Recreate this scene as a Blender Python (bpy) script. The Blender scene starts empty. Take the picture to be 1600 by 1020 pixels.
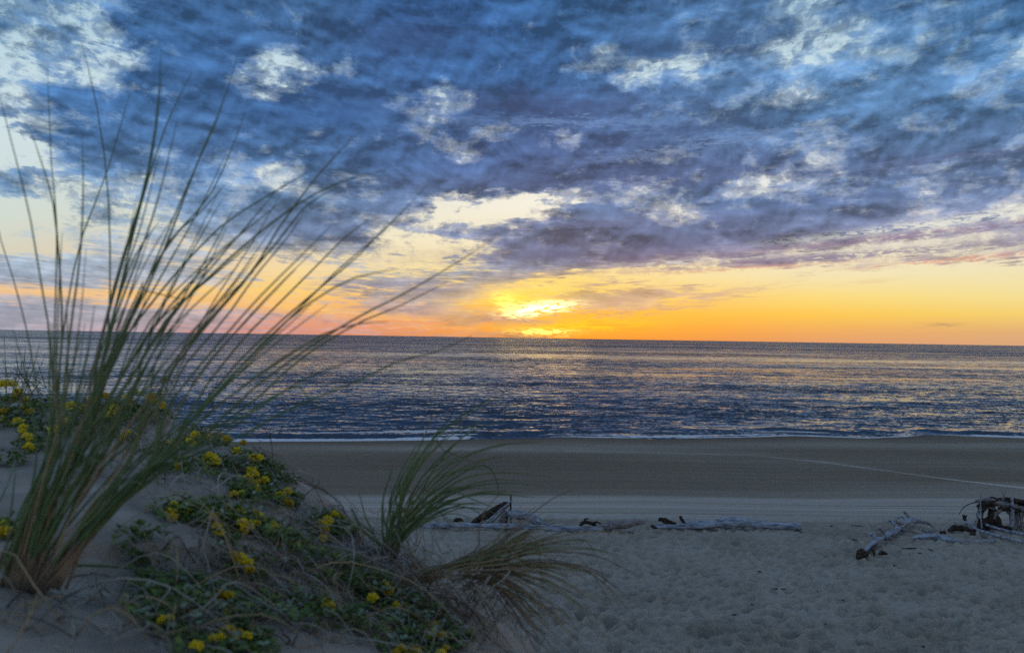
import bpy, math, random
import numpy as np
from mathutils import Vector, Matrix, Euler
random.seed(7); np.random.seed(7)
SC = bpy.context.scene
COL = SC.collection
PI = math.pi

# ------------------------------------------------------------------ camera
CZ = 8.0
F = 1200.0
PITCH, ROLL = math.radians(0.83), math.radians(0.895)
cam_d = bpy.data.cameras.new('camera'); cam = bpy.data.objects.new('camera', cam_d); COL.objects.link(cam)
cam_d.sensor_width = 36.0; cam_d.lens = F/1600*36.0
cam_d.clip_start = 0.05; cam_d.clip_end = 120000
RM = Matrix.Rotation(PI/2+PITCH, 3, 'X') @ Matrix.Rotation(ROLL, 3, 'Z')
cam.matrix_world = Matrix.Translation((0, 0, CZ)) @ RM.to_4x4()
cam_d.dof.use_dof = True; cam_d.dof.focus_distance = 22.0; cam_d.dof.aperture_fstop = 4.8
SC.camera = cam
RMI = RM.inverted()

def ray(px, py):
    d = RM @ Vector(((px-800)/F, (510-py)/F, -1.0))
    return d
def P(px, py, Y):
    d = ray(px, py); k = Y/d.y
    return Vector((d.x*k, Y, CZ+d.z*k))
def to_px(d):
    c = RMI @ Vector(d)
    return 800+F*c.x/-c.z, 510-F*c.y/-c.z

# ------------------------------------------------------------------ noise helpers
def _h(ix, iy, s):
    v = np.sin(ix*127.1+iy*311.7+s*74.7)*43758.5453
    return v-np.floor(v)
def vn(x, y, s=0):
    x = np.asarray(x, float); y = np.asarray(y, float)
    ix = np.floor(x); iy = np.floor(y); fx = x-ix; fy = y-iy
    fx = fx*fx*(3-2*fx); fy = fy*fy*(3-2*fy)
    a = _h(ix, iy, s); b = _h(ix+1, iy, s); c = _h(ix, iy+1, s); d = _h(ix+1, iy+1, s)
    return (a+(b-a)*fx)*(1-fy)+(c+(d-c)*fx)*fy
def fbm(x, y, o=4, s=0):
    t = 0; a = .5; x = np.asarray(x, float); y = np.asarray(y, float)
    for i in range(o):
        t = t+a*vn(x*2**i+i*17.3, y*2**i-i*9.1, s+i); a *= .5
    return t

# ------------------------------------------------------------------ object helpers
def tag(o, label=None, cat=None, group=None, kind=None):
    if label: o['label'] = label
    if cat: o['category'] = cat
    if group: o['group'] = group
    if kind: o['kind'] = kind
    return o
def empty(name, loc, label, cat, group=None):
    o = bpy.data.objects.new(name, None); COL.objects.link(o); o.location = loc
    o.empty_display_size = .1
    return tag(o, label, cat, group)
def mk(name, verts, faces, mat, parent=None, smooth=True, attrs=None, at=None):
    verts = np.asarray(verts, np.float64)
    loc = None
    if parent is not None: verts = verts-np.array(parent.location)
    elif at is not None: verts = verts-np.array(at); loc = at
    me = bpy.data.meshes.new(name)
    if isinstance(faces, np.ndarray):
        n = faces.shape[0]; k = faces.shape[1]
        me.vertices.add(len(verts)); me.vertices.foreach_set('co', verts.astype(np.float32).ravel())
        me.loops.add(n*k); me.loops.foreach_set('vertex_index', faces.astype(np.int32).ravel())
        me.polygons.add(n); me.polygons.foreach_set('loop_start', np.arange(0, n*k, k, dtype=np.int32))
        try: me.polygons.foreach_set('loop_total', np.full(n, k, np.int32))
        except Exception: pass
        me.update(calc_edges=True)
    else:
        me.from_pydata([tuple(v) for v in verts], [], faces)
    me.validate()
    if smooth:
        me.polygons.foreach_set('use_smooth', np.ones(len(me.polygons), bool))
    if attrs:
        for k, v in attrs.items():
            a = me.attributes.new(k, 'FLOAT', 'POINT'); a.data.foreach_set('value', np.asarray(v, np.float32))
    me.materials.append(mat)
    o = bpy.data.objects.new(name, me); COL.objects.link(o)
    if parent is not None: o.parent = parent
    elif loc is not None: o.location = loc
    return o

class MB:
    """collects tubes and faces for one mesh"""
    def __init__(s): s.v = []; s.f = []; s.n = 0; s.q = []
    def add(s, v, f):
        v = np.asarray(v, float); s.v.append(v); s.q.extend([tuple(int(i)+s.n for i in q) for q in f]); s.n += len(v)
    def tube(s, pts, rad, sides=5, flat=1.0, rough=0.0, seed=0, caps=True, twist=0.0):
        pts = np.asarray([tuple(p) for p in pts], float); n = len(pts)
        if np.isscalar(rad): rad = [rad]*n
        t = np.gradient(pts, axis=0); t /= np.linalg.norm(t, axis=1)[:, None]+1e-9
        ref = np.array([0.13, 0.91, 0.27]) if abs(t[:, 1]).mean() < .8 else np.array([0.9, .1, .4])
        a = np.cross(t, ref); a /= np.linalg.norm(a, axis=1)[:, None]+1e-9
        b = np.cross(t, a)
        ang = np.arange(sides)*2*PI/sides
        V = []
        for i in range(n):
            an = ang+twist*i
            r = np.full(sides, rad[i])
            if rough: r = r*(1+rough*2*(vn(np.cos(an)*1.7+seed*3.1, i*.6+np.sin(an)*1.7+seed, seed)-.5))
            V.append(pts[i]+np.outer(np.cos(an)*r, a[i])+np.outer(np.sin(an)*r*flat, b[i]))
        V = np.concatenate(V)
        q = []
        for i in range(n-1):
            for j in range(sides):
                k = (j+1) % sides
                q.append((i*sides+j, i*sides+k, (i+1)*sides+k, (i+1)*sides+j))
        if caps:
            q.append(tuple(range(sides))[::-1]); q.append(tuple((n-1)*sides+j for j in range(sides)))
        s.add(V, q)
    def build(s, name, mat, parent=None, at=None, smooth=True):
        return mk(name, np.concatenate(s.v), s.q, mat, parent, smooth, at=at)

def spline(pts, n):
    """Catmull-Rom through pts, n samples"""
    p = np.asarray([tuple(q) for q in pts], float)
    if len(p) == 2: return p[0]+(p[1]-p[0])*np.linspace(0, 1, n)[:, None]
    p = np.vstack([2*p[0]-p[1], p, 2*p[-1]-p[-2]])
    m = len(p)-3
    out = []
    for u in np.linspace(0, m-1e-6, n):
        i = int(u); t = u-i; a, b, c, d = p[i], p[i+1], p[i+2], p[i+3]
        out.append(.5*((2*b)+(-a+c)*t+(2*a-5*b+4*c-d)*t*t+(-a+3*b-3*c+d)*t**3))
    return np.array(out)

# ------------------------------------------------------------------ materials
def s2l(c):
    return tuple((x/255/12.92 if x/255 <= .04045 else ((x/255+.055)/1.055)**2.4) for x in c)
def new_mat(name):
    m = bpy.data.materials.new(name); m.use_nodes = True; nt = m.node_tree
    return m, nt, nt.nodes, nt.links, nt.nodes['Principled BSDF']
def simple_mat(name, c1, c2, rough=.7, scale=20, stretch=(1, 1, 1), bump=0.0, bscale=60, bdist=.002, spec=.3, extra=None):
    m, nt, N, L, b = new_mat(name)
    tc = N.new('ShaderNodeTexCoord'); mp = N.new('ShaderNodeMapping'); mp.inputs['Scale'].default_value = stretch
    L.new(tc.outputs['Object'], mp.inputs[0])
    no = N.new('ShaderNodeTexNoise'); no.inputs['Scale'].default_value = scale; no.inputs['Detail'].default_value = 5
    L.new(mp.outputs[0], no.inputs['Vector'])
    cr = N.new('ShaderNodeValToRGB'); cr.color_ramp.elements[0].position = .35; cr.color_ramp.elements[1].position = .65
    cr.color_ramp.elements[0].color = (*c1, 1); cr.color_ramp.elements[1].color = (*c2, 1)
    if extra:
        e = cr.color_ramp.elements.new(.5); e.color = (*extra, 1)
    L.new(no.outputs['Fac'], cr.inputs[0]); L.new(cr.outputs[0], b.inputs['Base Color'])
    b.inputs['Roughness'].default_value = rough; b.inputs['Specular IOR Level'].default_value = spec
    if bump:
        n2 = N.new('ShaderNodeTexNoise'); n2.inputs['Scale'].default_value = bscale; n2.inputs['Detail'].default_value = 5
        L.new(mp.outputs[0], n2.inputs['Vector'])
        bu = N.new('ShaderNodeBump'); bu.inputs['Strength'].default_value = bump; bu.inputs['Distance'].default_value = bdist
        L.new(n2.outputs['Fac'], bu.inputs['Height']); L.new(bu.outputs[0], b.inputs['Normal'])
    return m
M = {}
M['green'] = simple_mat('grass_green', (.065, .14, .055), (.15, .25, .11), .55, 9, spec=.4)
M['green2'] = simple_mat('grass_green_yellowish', (.12, .18, .07), (.22, .26, .13), .6, 9)
M['straw'] = simple_mat('grass_straw', (.26, .20, .11), (.42, .35, .22), .7, 14)
M['brown'] = simple_mat('grass_dead_brown', (.11, .085, .062), (.27, .21, .145), .8, 22)
M['stem'] = simple_mat('dry_stem', (.24, .24, .22), (.42, .42, .39), .8, 6)
M['dark_stem'] = simple_mat('dark_root', (.05, .035, .03), (.15, .11, .085), .8, 12)
M['leaf'] = simple_mat('medick_leaf', (.05, .115, .025), (.19, .27, .07), .6, 45, spec=.3)
M['leaf_pale'] = simple_mat('medick_leaf_pale', (.16, .24, .16), (.30, .38, .28), .7, 45)
M['petal'] = simple_mat('yellow_petal', (.60, .47, .008), (.76, .62, .02), .6, 90, extra=(.68, .54, .012))
M['petal_o'] = simple_mat('yellow_petal_old', (.40, .27, .010), (.55, .40, .015), .6, 90)
M['wood'] = simple_mat('bleached_driftwood', (.13, .15, .19), (.46, .52, .62), .8, 3, (1, 5, 5), .6, 9, .03, .25, extra=(.31, .36, .44))
M['wood_mid'] = simple_mat('weathered_driftwood', (.14, .12, .12), (.36, .34, .35), .85, 6, (1, 4, 4), .6, 9, .03, .2)
M['wood_dark'] = simple_mat('dark_wet_wood', (.018, .013, .012), (.085, .062, .05), .85, 6, (1, 2, 3), .7, 8, .03, .2)
M['foam'] = simple_mat('white_foam', (.72, .76, .80), (.92, .93, .94), .6, 3, bump=.5, bscale=6, bdist=.05)

# ------------------------------------------------------------------ world: dusk sky
COVER = {  # cloud cover read along the horizon, one row per height above it
 -60: [6,6,5,5,7,8,8,7,7,6,7,7,8,8,7,7,7,7,7,7,8,7,6,6,6,5,5,6,7,6,5,7,7],
 0:   [6,5,4,3,7,8,8,8,7,6,7,7,9,9,7,6,7,7,7,7,8,6,6,7,6,4,5,6,7,6,3,7,7],
 30:  [4,5,4,3,6,8,8,7,7,5,7,6,9,9,7,7,7,7,7,7,8,5,5,6,6,3,4,5,6,3,5,7,7],
 60:  [3,5,3,2,4,8,8,8,7,6,8,8,8,9,6,7,7,7,7,8,8,8,8,8,5,3,2,5,4,7,7,6,3],
 90:  [4,3,5,4,2,6,8,8,4,2,6,6,7,8,7,7,7,7,6,4,6,2,2,5,4,2,3,5,5,7,4,2,3],
 120: [2,4,2,4,5,5,7,7,1,4,7,8,8,7,6,7,7,7,7,5,3,4,6,6,3,4,5,5,6,7,6,6,5],
 150: [4,6,6,6,6,7,7,7,6,8,8,8,8,6,2,6,8,8,8,7,6,6,6,6,6,6,6,6,7,6,6,6,6],
 180: [5,3,7,7,7,7,7,7,6,8,8,8,7,5,3,8,8,8,7,7,7,6,6,6,7,7,5,6,7,6,7,7,6],
 210: [1,5,7,7,7,6,7,7,7,6,6,7,6,6,6,6,5,5,6,7,7,7,7,7,6,2,6,6,5,7,6,7,7],
 240: [1,2,6,8,8,5,4,7,5,6,6,7,7,7,3,6,7,7,7,6,6,5,7,7,7,3,7,8,7,7,7,7,7],
 265: [2,2,4,7,5,6,6,4,6,3,7,6,7,8,8,8,7,8,8,7,7,7,7,6,5,4,4,5,6,7,6,5,6],
 290: [5,6,3,3,5,6,3,6,2,4,7,5,7,7,7,8,8,8,7,4,3,4,7,3,3,6,5,2,6,3,5,6,6],
 315: [1,1,2,6,6,3,4,6,6,6,5,6,7,6,5,3,1,0,4,6,4,6,4,5,6,6,7,6,7,5,4,5,5],
 338: [0,1,1,4,2,2,5,6,7,7,6,6,5,3,1,0,1,4,7,7,5,3,5,6,6,7,7,7,7,7,6,4,2],
 360: [2,3,4,3,3,5,4,6,6,7,7,6,5,4,5,6,6,7,7,7,7,7,7,7,7,7,7,5,3,2,2,5,4],
 380: [1,1,3,5,5,4,4,5,5,6,6,6,4,2,1,4,7,7,7,7,7,7,7,7,7,6,6,4,4,3,5,5,5],
 395: [2,1,3,4,4,5,4,4,3,4,5,4,3,2,1,3,7,7,7,7,7,7,6,5,5,3,2,2,4,3,5,3,4],
 410: [6,6,7,7,7,6,4,3,2,3,3,3,2,2,1,4,7,7,7,7,7,5,3,6,6,6,5,3,5,6,5,6,5],
 423: [7,7,7,7,7,6,4,4,2,2,3,3,3,3,3,5,6,6,4,3,2,1,1,1,2,2,3,2,1,1,0,0,0],
 437: [7,7,7,7,7,6,5,5,3,2,3,4,5,5,5,6,7,2,3,3,2,2,1,0,1,1,1,1,0,0,0,0,0],
 450: [2,2,3,4,4,4,3,3,2,1,2,4,5,6,6,4,3,2,2,3,3,4,2,2,1,0,0,0,0,0,0,0,0],
 462: [1,1,2,1,1,1,2,3,2,1,2,3,5,7,7,4,3,4,6,6,6,5,4,3,1,0,0,0,0,0,0,0,0],
 475: [7,7,7,6,4,3,2,1,1,1,2,3,5,7,6,2,1,2,6,6,6,5,3,1,0,0,0,0,0,0,0,0,0],
 487: [8,8,8,7,7,7,6,6,5,4,3,4,5,6,7,4,2,3,4,3,2,1,0,0,0,0,0,0,0,0,0,0,0],
 500: [7,7,7,7,7,7,6,6,5,4,4,4,3,5,6,6,5,3,1,0,0,0,0,0,0,0,0,0,0,0,0,0,0],
 512: [7,7,7,6,6,6,6,5,5,4,3,3,2,3,3,3,3,1,0,0,0,0,0,0,0,0,0,0,0,0,0,0,0],
 526: [5,4,4,4,3,3,3,3,3,2,2,2,2,2,4,5,5,3,1,0,0,0,0,0,0,0,0,0,0,0,0,0,0]}
XS5 = [0, 250, 450, 650, 850, 1050, 1300, 1600]
CLEAR = {
 -60: [(150,185,210)]*8,
 0:   [(172,204,220)]*8,
 120: [(206,226,232)]*8,
 240: [(206,222,225),(210,226,230),(216,228,232),(226,234,234),(234,236,232),(230,234,232),(230,236,236),(228,232,234)],
 320: [(205,217,212),(205,215,210),(215,218,212),(232,230,214),(246,240,222),(240,238,226),(236,236,230),(236,234,224)],
 380: [(216,218,196),(222,214,190),(232,218,190),(244,232,196),(244,230,196),(235,220,196),(236,226,206),(238,228,202)],
 430: [(214,190,168),(228,200,165),(250,216,150),(238,216,160),(252,220,130),(246,224,165),(243,229,182),(240,226,180)],
 462: [(246,198,138),(254,206,110),(254,208,108),(246,190,110),(255,215,90),(250,208,120),(249,220,130),(243,222,150)],
 487: [(206,162,158),(220,168,145),(236,175,122),(236,168,112),(255,190,60),(252,192,75),(252,205,85),(246,212,112)],
 510: [(196,152,162),(210,150,148),(222,150,124),(228,148,104),(255,180,40),(252,172,60),(246,182,92),(232,184,112)],
 527: [(184,148,158),(196,142,146),(208,144,130),(216,142,100),(252,160,45),(238,150,70),(226,160,112),(216,166,126)]}
CLOUD = {
 -60: [(50,92,148)]*8,
 0:   [(60,104,156),(38,86,150),(52,92,146),(32,74,138),(44,96,162),(50,88,142),(80,112,162),(55,105,165)],
 120: [(55,100,160),(44,92,158),(52,90,150),(46,92,158),(42,88,152),(66,102,158),(72,112,166),(64,110,168)],
 200: [(50,98,160),(58,98,158),(48,96,162),(58,92,150),(58,82,140),(76,104,160),(74,112,168),(84,112,166)],
 265: [(72,110,165),(70,98,152),(66,106,165),(58,88,148),(66,84,138),(78,92,144),(84,100,152),(96,114,165)],
 320: [(112,142,180),(84,116,166),(84,112,160),(88,106,155),(82,98,146),(82,104,156),(88,108,160),(104,116,162)],
 380: [(142,152,180),(150,152,180),(98,108,152),(96,106,150),(94,98,142),(94,94,138),(108,100,138),(138,116,140)],
 430: [(146,148,180),(156,152,178),(170,160,172),(128,130,158),(116,116,150),(150,110,120),(152,122,138),(160,126,136)],
 475: [(150,143,172),(156,146,168),(178,150,158),(150,136,152),(168,140,142),(196,152,128),(214,164,120),(214,170,130)],
 510: [(158,142,165),(172,144,158),(190,130,136),(186,128,122),(176,118,88),(224,134,50),(228,150,80),(214,160,110)],
 527: [(150,136,160),(166,138,152),(186,124,128),(176,120,112),(170,116,90),(224,130,60),(216,150,104),(206,156,120)]}

def interp_rows(table, xs, px, py):
    ys = sorted(table)
    py = min(max(py, ys[0]), ys[-1]); px = min(max(px, xs[0]), xs[-1])
    j = max(k for k in range(len(ys)) if ys[k] <= py); j = min(j, len(ys)-2)
    ty = (py-ys[j])/(ys[j+1]-ys[j])
    i = max(k for k in range(len(xs)) if xs[k] <= px); i = min(i, len(xs)-2)
    tx = (px-xs[i])/(xs[i+1]-xs[i])
    def g(y):
        r = table[y]; return np.array(r[i], float)*(1-tx)+np.array(r[i+1], float)*tx
    return g(ys[j])*(1-ty)+g(ys[j+1])*ty

def build_world():
    w = bpy.data.worlds.new('World'); SC.world = w; w.use_nodes = True
    nt = w.node_tree; N = nt.nodes; L = nt.links; N.clear()
    out = N.new('ShaderNodeOutputWorld'); bg = N.new('ShaderNodeBackground'); L.new(bg.outputs[0], out.inputs[0])
    def m(op, a, b=None, c=None, clamp=False):
        n = N.new('ShaderNodeMath'); n.operation = op; n.use_clamp = clamp
        for i, v in enumerate((a, b, c)):
            if v is None: continue
            if hasattr(v, 'is_linked') or isinstance(v, bpy.types.NodeSocket): L.new(v, n.inputs[i])
            else: n.inputs[i].default_value = v
        return n.outputs[0]
    def mr(v, a, b, c, d, smooth=False):
        n = N.new('ShaderNodeMapRange'); n.clamp = True
        if smooth: n.interpolation_type = 'SMOOTHSTEP'
        L.new(v, n.inputs['Value'])
        for nm, val in (('From Min', a), ('From Max', b), ('To Min', c), ('To Max', d)):
            if isinstance(val, bpy.types.NodeSocket): L.new(val, n.inputs[nm])
            else: n.inputs[nm].default_value = val
        return n.outputs['Result']
    def comb(x, y, z):
        n = N.new('ShaderNodeCombineXYZ')
        for i, v in enumerate((x, y, z)):
            if isinstance(v, bpy.types.NodeSocket): L.new(v, n.inputs[i])
            else: n.inputs[i].default_value = v
        return n.outputs[0]
    def noise(vec, scale, detail, rough=.55, lac=2.0, dist=0.0):
        n = N.new('ShaderNodeTexNoise'); n.inputs['Scale'].default_value = scale; n.inputs['Detail'].default_value = detail
        n.inputs['Roughness'].default_value = rough; n.inputs['Lacunarity'].default_value = lac; n.inputs['Distortion'].default_value = dist
        L.new(vec, n.inputs['Vector']); return n
    def mixc(f, a, b, mode='MIX'):
        n = N.new('ShaderNodeMix'); n.data_type = 'RGBA'; n.blend_type = mode
        for sock, v in ((n.inputs[0], f), (n.inputs[6], a), (n.inputs[7], b)):
            if isinstance(v, bpy.types.NodeSocket): L.new(v, sock)
            else: sock.default_value = v if not isinstance(v, tuple) else (*v, 1)[:4]
        return n.outputs[2]
    tc = N.new('ShaderNodeTexCoord'); sp = N.new('ShaderNodeSeparateXYZ'); L.new(tc.outputs['Generated'], sp.inputs[0])
    X, Y, Z = sp.outputs
    az = m('MULTIPLY', m('ARCTAN2', X, Y), 180/PI)
    el = m('MULTIPLY', m('ARCSINE', Z), 180/PI)
    elc = m('MAXIMUM', el, 0.0)
    den = m('ADD', m('MAXIMUM', Z, 0.0), 0.13)
    px_ = m('DIVIDE', X, den); py_ = m('DIVIDE', Y, den)
    R = comb(px_, py_, 0.0)
    # streak coordinate, bands run slightly towards upper right
    vlev = m('SUBTRACT', el, m('MULTIPLY', m('MULTIPLY', az, az), .0012))
    ang = comb(m('MULTIPLY', az, .07), m('MULTIPLY', vlev, .85), 3.0)
    hi = mr(el, 1.5, 11.0, 0.12, 1.0)
    n1 = noise(R, 2.2, 5, .6); n1s = N.new('ShaderNodeSeparateColor'); L.new(n1.outputs['Color'], n1s.inputs[0])
    n2 = noise(R, 7.0, 5, .6); n2s = N.new('ShaderNodeSeparateColor'); L.new(n2.outputs['Color'], n2s.inputs[0])
    def c0(s, a): return m('MULTIPLY', m('SUBTRACT', s, .5), a)
    azw = m('ADD', az, m('ADD', c0(n1s.outputs[0], 7.0), m('MULTIPLY', c0(n2s.outputs[0], 5.0), mr(el, 1, 9, .5, 1))))
    elw = m('ADD', elc, m('MULTIPLY', m('ADD', c0(n1s.outputs[1], 3.6), c0(n2s.outputs[1], 2.6)), hi))
    t = mr(azw, -34, 34, 0, 1)
    tsm = mr(az, -34, 34, 0, 1)
    def elev(y):
        d = ray(800, y); return math.degrees(math.atan2(d.z, math.hypot(d.x, d.y)))
    def table(tab, xs, nst, tin, ein, conv, interp='B_SPLINE'):
        ys = sorted(tab, reverse=True); acc = None; pe = None
        for y in ys:
            e = elev(y)
            r = N.new('ShaderNodeValToRGB'); cr = r.color_ramp; cr.interpolation = interp
            L.new(tin, r.inputs[0])
            for k in range(nst):
                pos = k/(nst-1)
                a = math.radians(-34+68*pos); d = (math.sin(a), math.cos(a), math.tan(math.radians(e)))
                qx, qy = to_px(d)
                c = conv(interp_rows(tab, xs, qx, qy))
                if k < 2: el_ = cr.elements[k]; el_.position = pos
                else: el_ = cr.elements.new(pos)
                el_.color = (*c, 1)
            cr.elements[1].position = 1/(nst-1)
            if acc is None: acc = r.outputs[0]
            else: acc = mixc(mr(ein, pe, e, 0, 1), acc, r.outputs[0])
            pe = e
        return acc
    xs33 = [i*50 for i in range(33)]
    cov = table(COVER, xs33, 32, t, elw, lambda v: (float(v)/9,)*3)
    cs = N.new('ShaderNodeSeparateColor'); L.new(cov, cs.inputs[0]); cov = cs.outputs[0]
    clear = table(CLEAR, XS5, 12, tsm, elc, lambda v: s2l(v), 'LINEAR')
    def desat(v):
        c = np.array(s2l(v)); l = c@np.array([.2126, .7152, .0722]); k = .22 if v[2] > v[0] else .05
        c = c*(1-k)+l*k; return (c[0]*.91, c[1]*1.09, c[2]*1.0)
    cloud = table(CLOUD, XS5, 12, tsm, elc, desat, 'LINEAR')
    # fractal break-up of the cloud deck
    d1 = noise(R, 8.0, 8, .57, 2.1, .3).outputs['Fac']
    puff = comb(m('MULTIPLY', az, .17), m('MULTIPLY', vlev, .24), 0.0)
    dA = noise(puff, 2.2, 10, .63, 2.1, .25).outputs['Fac']
    dB = noise(comb(m('MULTIPLY', az, .045), m('MULTIPLY', vlev, .20), 5.0), 2.4, 6, .52, 2.0, .5).outputs['Fac']   # layered decks
    dC = noise(comb(m('MULTIPLY', az, .035), m('MULTIPLY', vlev, .55), 7.0), 2.0, 5, .5, 2.0, .3).outputs['Fac']   # long streaks
    d2 = noise(R, 2.4, 4, .5).outputs['Fac']
    st = noise(ang, 3.0, 8, .62, 2.2, .6).outputs['Fac']
    st2 = noise(comb(m('MULTIPLY', az, .16), m('MULTIPLY', vlev, 1.5), 9.0), 3.0, 8, .62, 2.2, .9).outputs['Fac']
    dS = noise(puff, 1.3, 7, .55, 2.1, .3).outputs['Fac']
    vo = N.new('ShaderNodeVectorMath'); vo.operation = 'ADD'; L.new(puff, vo.inputs[0]); vo.inputs[1].default_value = (.03, -.11, 0)
    dT = noise(vo.outputs[0], 1.3, 7, .55, 2.1, .3).outputs['Fac']
    dU = noise(puff, 3.3, 6, .56, 2.1, .3).outputs['Fac']; dV = noise(vo.outputs[0], 3.3, 6, .56, 2.1, .3).outputs['Fac']
    emb = m('MULTIPLY', m('SUBTRACT', dS, dT), 2.3)     # billows: lit on one side, shaded on the other
    sel = mr(el, 2.5, 8.5, 0, 1, True)
    cov = m('ADD', m('MULTIPLY', m('MULTIPLY_ADD', m('SUBTRACT', cov, .60), 1.65, .675), sel), m('MULTIPLY', cov, m('SUBTRACT', 1.0, sel)))
    up = m('ADD', m('ADD', c0(d1, .8), c0(dA, 1.9)), c0(dB, .5))
    dn = m('ADD', c0(st, 1.3), c0(st2, 1.6))
    det = m('ADD', m('MULTIPLY', up, sel), m('MULTIPLY', dn, m('SUBTRACT', 1.0, m('MULTIPLY', sel, .85))))
    gate = mr(cov, -.12, .25, 0.12, 1)     # open sky stays smooth
    thick = m('ADD', cov, m('MULTIPLY', det, gate))
    mask = m('MULTIPLY', mr(thick, .24, .50, 0, 1, True), mr(thick, .42, .80, .76, 1.0, True))
    fil = noise(puff, 5.0, 7, .6, 2.1, .5).outputs['Fac']
    mask = m('MAXIMUM', mask, m('MULTIPLY', sel, mr(m('ADD', fil, m('MULTIPLY', cov, .45)), .58, .84, .0, .70, True)))
    # tone inside the deck: soft layered light and dark, paler where it thins
    tone = m('ADD', 1.0, m('ADD', m('ADD', c0(d2, .7), m('ADD', c0(dB, 1.7), c0(dC, .9))), m('ADD', m('ADD', c0(dS, 1.2), emb), m('ADD', c0(st, .12), m('MULTIPLY', m('SUBTRACT', dU, dV), 1.5)))))
    toneamt = mr(el, 1.0, 8, .40, 1)
    tone = m('ADD', 1.0, m('MULTIPLY', m('SUBTRACT', tone, 1.0), toneamt))
    tone = m('MAXIMUM', tone, .55)
    dk = mr(thick, .42, .95, 1.25, .95, True)
    tone = m('MULTIPLY', m('MULTIPLY', tone, dk), 1.10)
    tn = N.new('ShaderNodeCombineColor')
    for i in range(3): L.new(tone, tn.inputs[i])
    cl2 = mixc(1.0, cloud, tn.outputs[0], 'MULTIPLY')
    # veil of thin cloud lightens half covered places towards white
    sky = mixc(mask, clear, cl2)
    # pink undersides close to the horizon glow
    # the sun breaking through the low cloud
    brk = mr(m('ADD', m('MULTIPLY', st, .4), m('MULTIPLY', st2, .6)), .43, .56, .08, 1.0, True)
    st3 = noise(comb(m('MULTIPLY', az, .45), m('MULTIPLY', vlev, 1.7), 2.0), 3.4, 6, .62, 2.2, .8).outputs['Fac']
    brk2 = mr(st3, .41, .53, .04, 1.0, True)
    def glow(px, py, w, h, rot, col, st_, soft=1.0, gated=True):
        nonlocal sky
        d = ray(px, py); a0 = math.degrees(math.atan2(d.x, d.y)); e0 = math.degrees(math.atan2(d.z, math.hypot(d.x, d.y)))
        k = 60/1200*180/PI/60*1.0
        wd, hd = w*.0477, h*.0477
        ca, sa = math.cos(rot), math.sin(rot)
        wz = m('ADD', az, c0(n2s.outputs[0], 2.4*soft)); we = m('ADD', el, m('ADD', c0(st, 1.6*soft), m('ADD', c0(st2, 1.3*soft), c0(st3, 1.6*soft))))
        da = m('SUBTRACT', wz, a0); de = m('SUBTRACT', we, e0)
        u = m('DIVIDE', m('ADD', m('MULTIPLY', da, ca), m('MULTIPLY', de, sa)), wd)
        v = m('DIVIDE', m('SUBTRACT', m('MULTIPLY', de, ca), m('MULTIPLY', da, sa)), hd)
        r2 = m('ADD', m('MULTIPLY', u, u), m('MULTIPLY', v, v))
        g = m('MULTIPLY', m('POWER', 2.71828, m('MULTIPLY', r2, -1.0)), m('MULTIPLY', (mr(dA, .36, .56, .35, 1.0) if gated is None else brk if gated else brk2), st_), clamp=True)
        sky = mixc(g, sky, col)
    for a_ in ((860, 165, 190, 20, .0, (.055, .085, .20), .62), (640, 62, 90, 26, .0, (.04, .065, .17), .60), (1090, 72, 170, 17, .03, (.05, .11, .25), .66),
               (1000, 282, 250, 9, .03, (.085, .12, .27), .60), (900, 192, 150, 5.5, -.02, (.19, .31, .56), .62), (1090, 228, 190, 4.5, .11, (.21, .31, .54), .62),
               (880, 398, 230, 10, .02, (.10, .12, .27), .55), (1000, 345, 180, 6, .03, (.20, .23, .42), .5), (1330, 310, 190, 7, .06, (.11, .16, .34), .5),
               (1060, 205, 130, 8, .06, (.06, .10, .24), .5), (520, 175, 110, 28, 0, (.035, .10, .29), .5), (1480, 250, 150, 6, .05, (.17, .19, .36), .5)):
        glow(*a_, 1.3, None)
    glow(1490, 345, 190, 6.5, .09, (.80, .80, .70), .9, .35, False)
    glow(1440, 366, 260, 5.5, .075, (.30, .21, .32), .9, .3, False)
    glow(1400, 384, 150, 4, .07, (.82, .76, .62), .8, .3, False)
    glow(1290, 402, 230, 6, .06, (.27, .22, .34), .9, .3, False)
    glow(1500, 405, 110, 3.2, .06, (.74, .32, .24), .85, .25, False)
    glow(1180, 418, 150, 3, .05, (.80, .40, .26), .6, .25, False)
    glow(1080, 408, 110, 3, .05, (.74, .72, .66), .7, .3, False)
    glow(980, 425, 160, 3.5, .03, (.62, .40, .30), .5, .3, False)
    glow(840, 474, 170, 34, .05, (1.0, .60, .12), .50)
    glow(900, 506, 110, 8, .05, (1.1, .64, .02), .95)
    glow(830, 452, 70, 12, .15, (1.1, .80, .22), .95, .8)
    glow(815, 466, 60, 14, -.1, (1.2, .78, .08), .95, .8)
    glow(793, 474, 22, 13, -.6, (1.5, 1.2, .22), 1.2, .7, False)
    glow(845, 481, 44, 8, .14, (2.4, 2.1, 1.0), 1.6, .55, False)
    glow(850, 517, 40, 4, 0, (1.9, 1.4, .3), 1.3, .4, False)
    glow(730, 478, 40, 9, .1, (1.1, .72, .12), .9, .6)
    glow(560, 490, 130, 6, -.05, (1.0, .52, .10), .6, .6)
    glow(640, 498, 70, 4, .02, (1.0, .50, .10), .9, .6)
    glow(690, 512, 80, 3, 0, (1.0, .46, .12), .8, .5)
    glow(470, 478, 90, 6, -.06, (1.05, .62, .16), .8, .7)
    glow(350, 455, 90, 5, -.08, (.98, .62, .30), .7, .7)
    glow(150, 461, 170, 5, -.05, (1.0, .60, .24), .85, .5)
    glow(620, 446, 110, 9, 0, (.27, .27, .37), .75, .7)
    glow(640, 480, 90, 7, 0, (.33, .27, .32), .7, .7)
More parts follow.
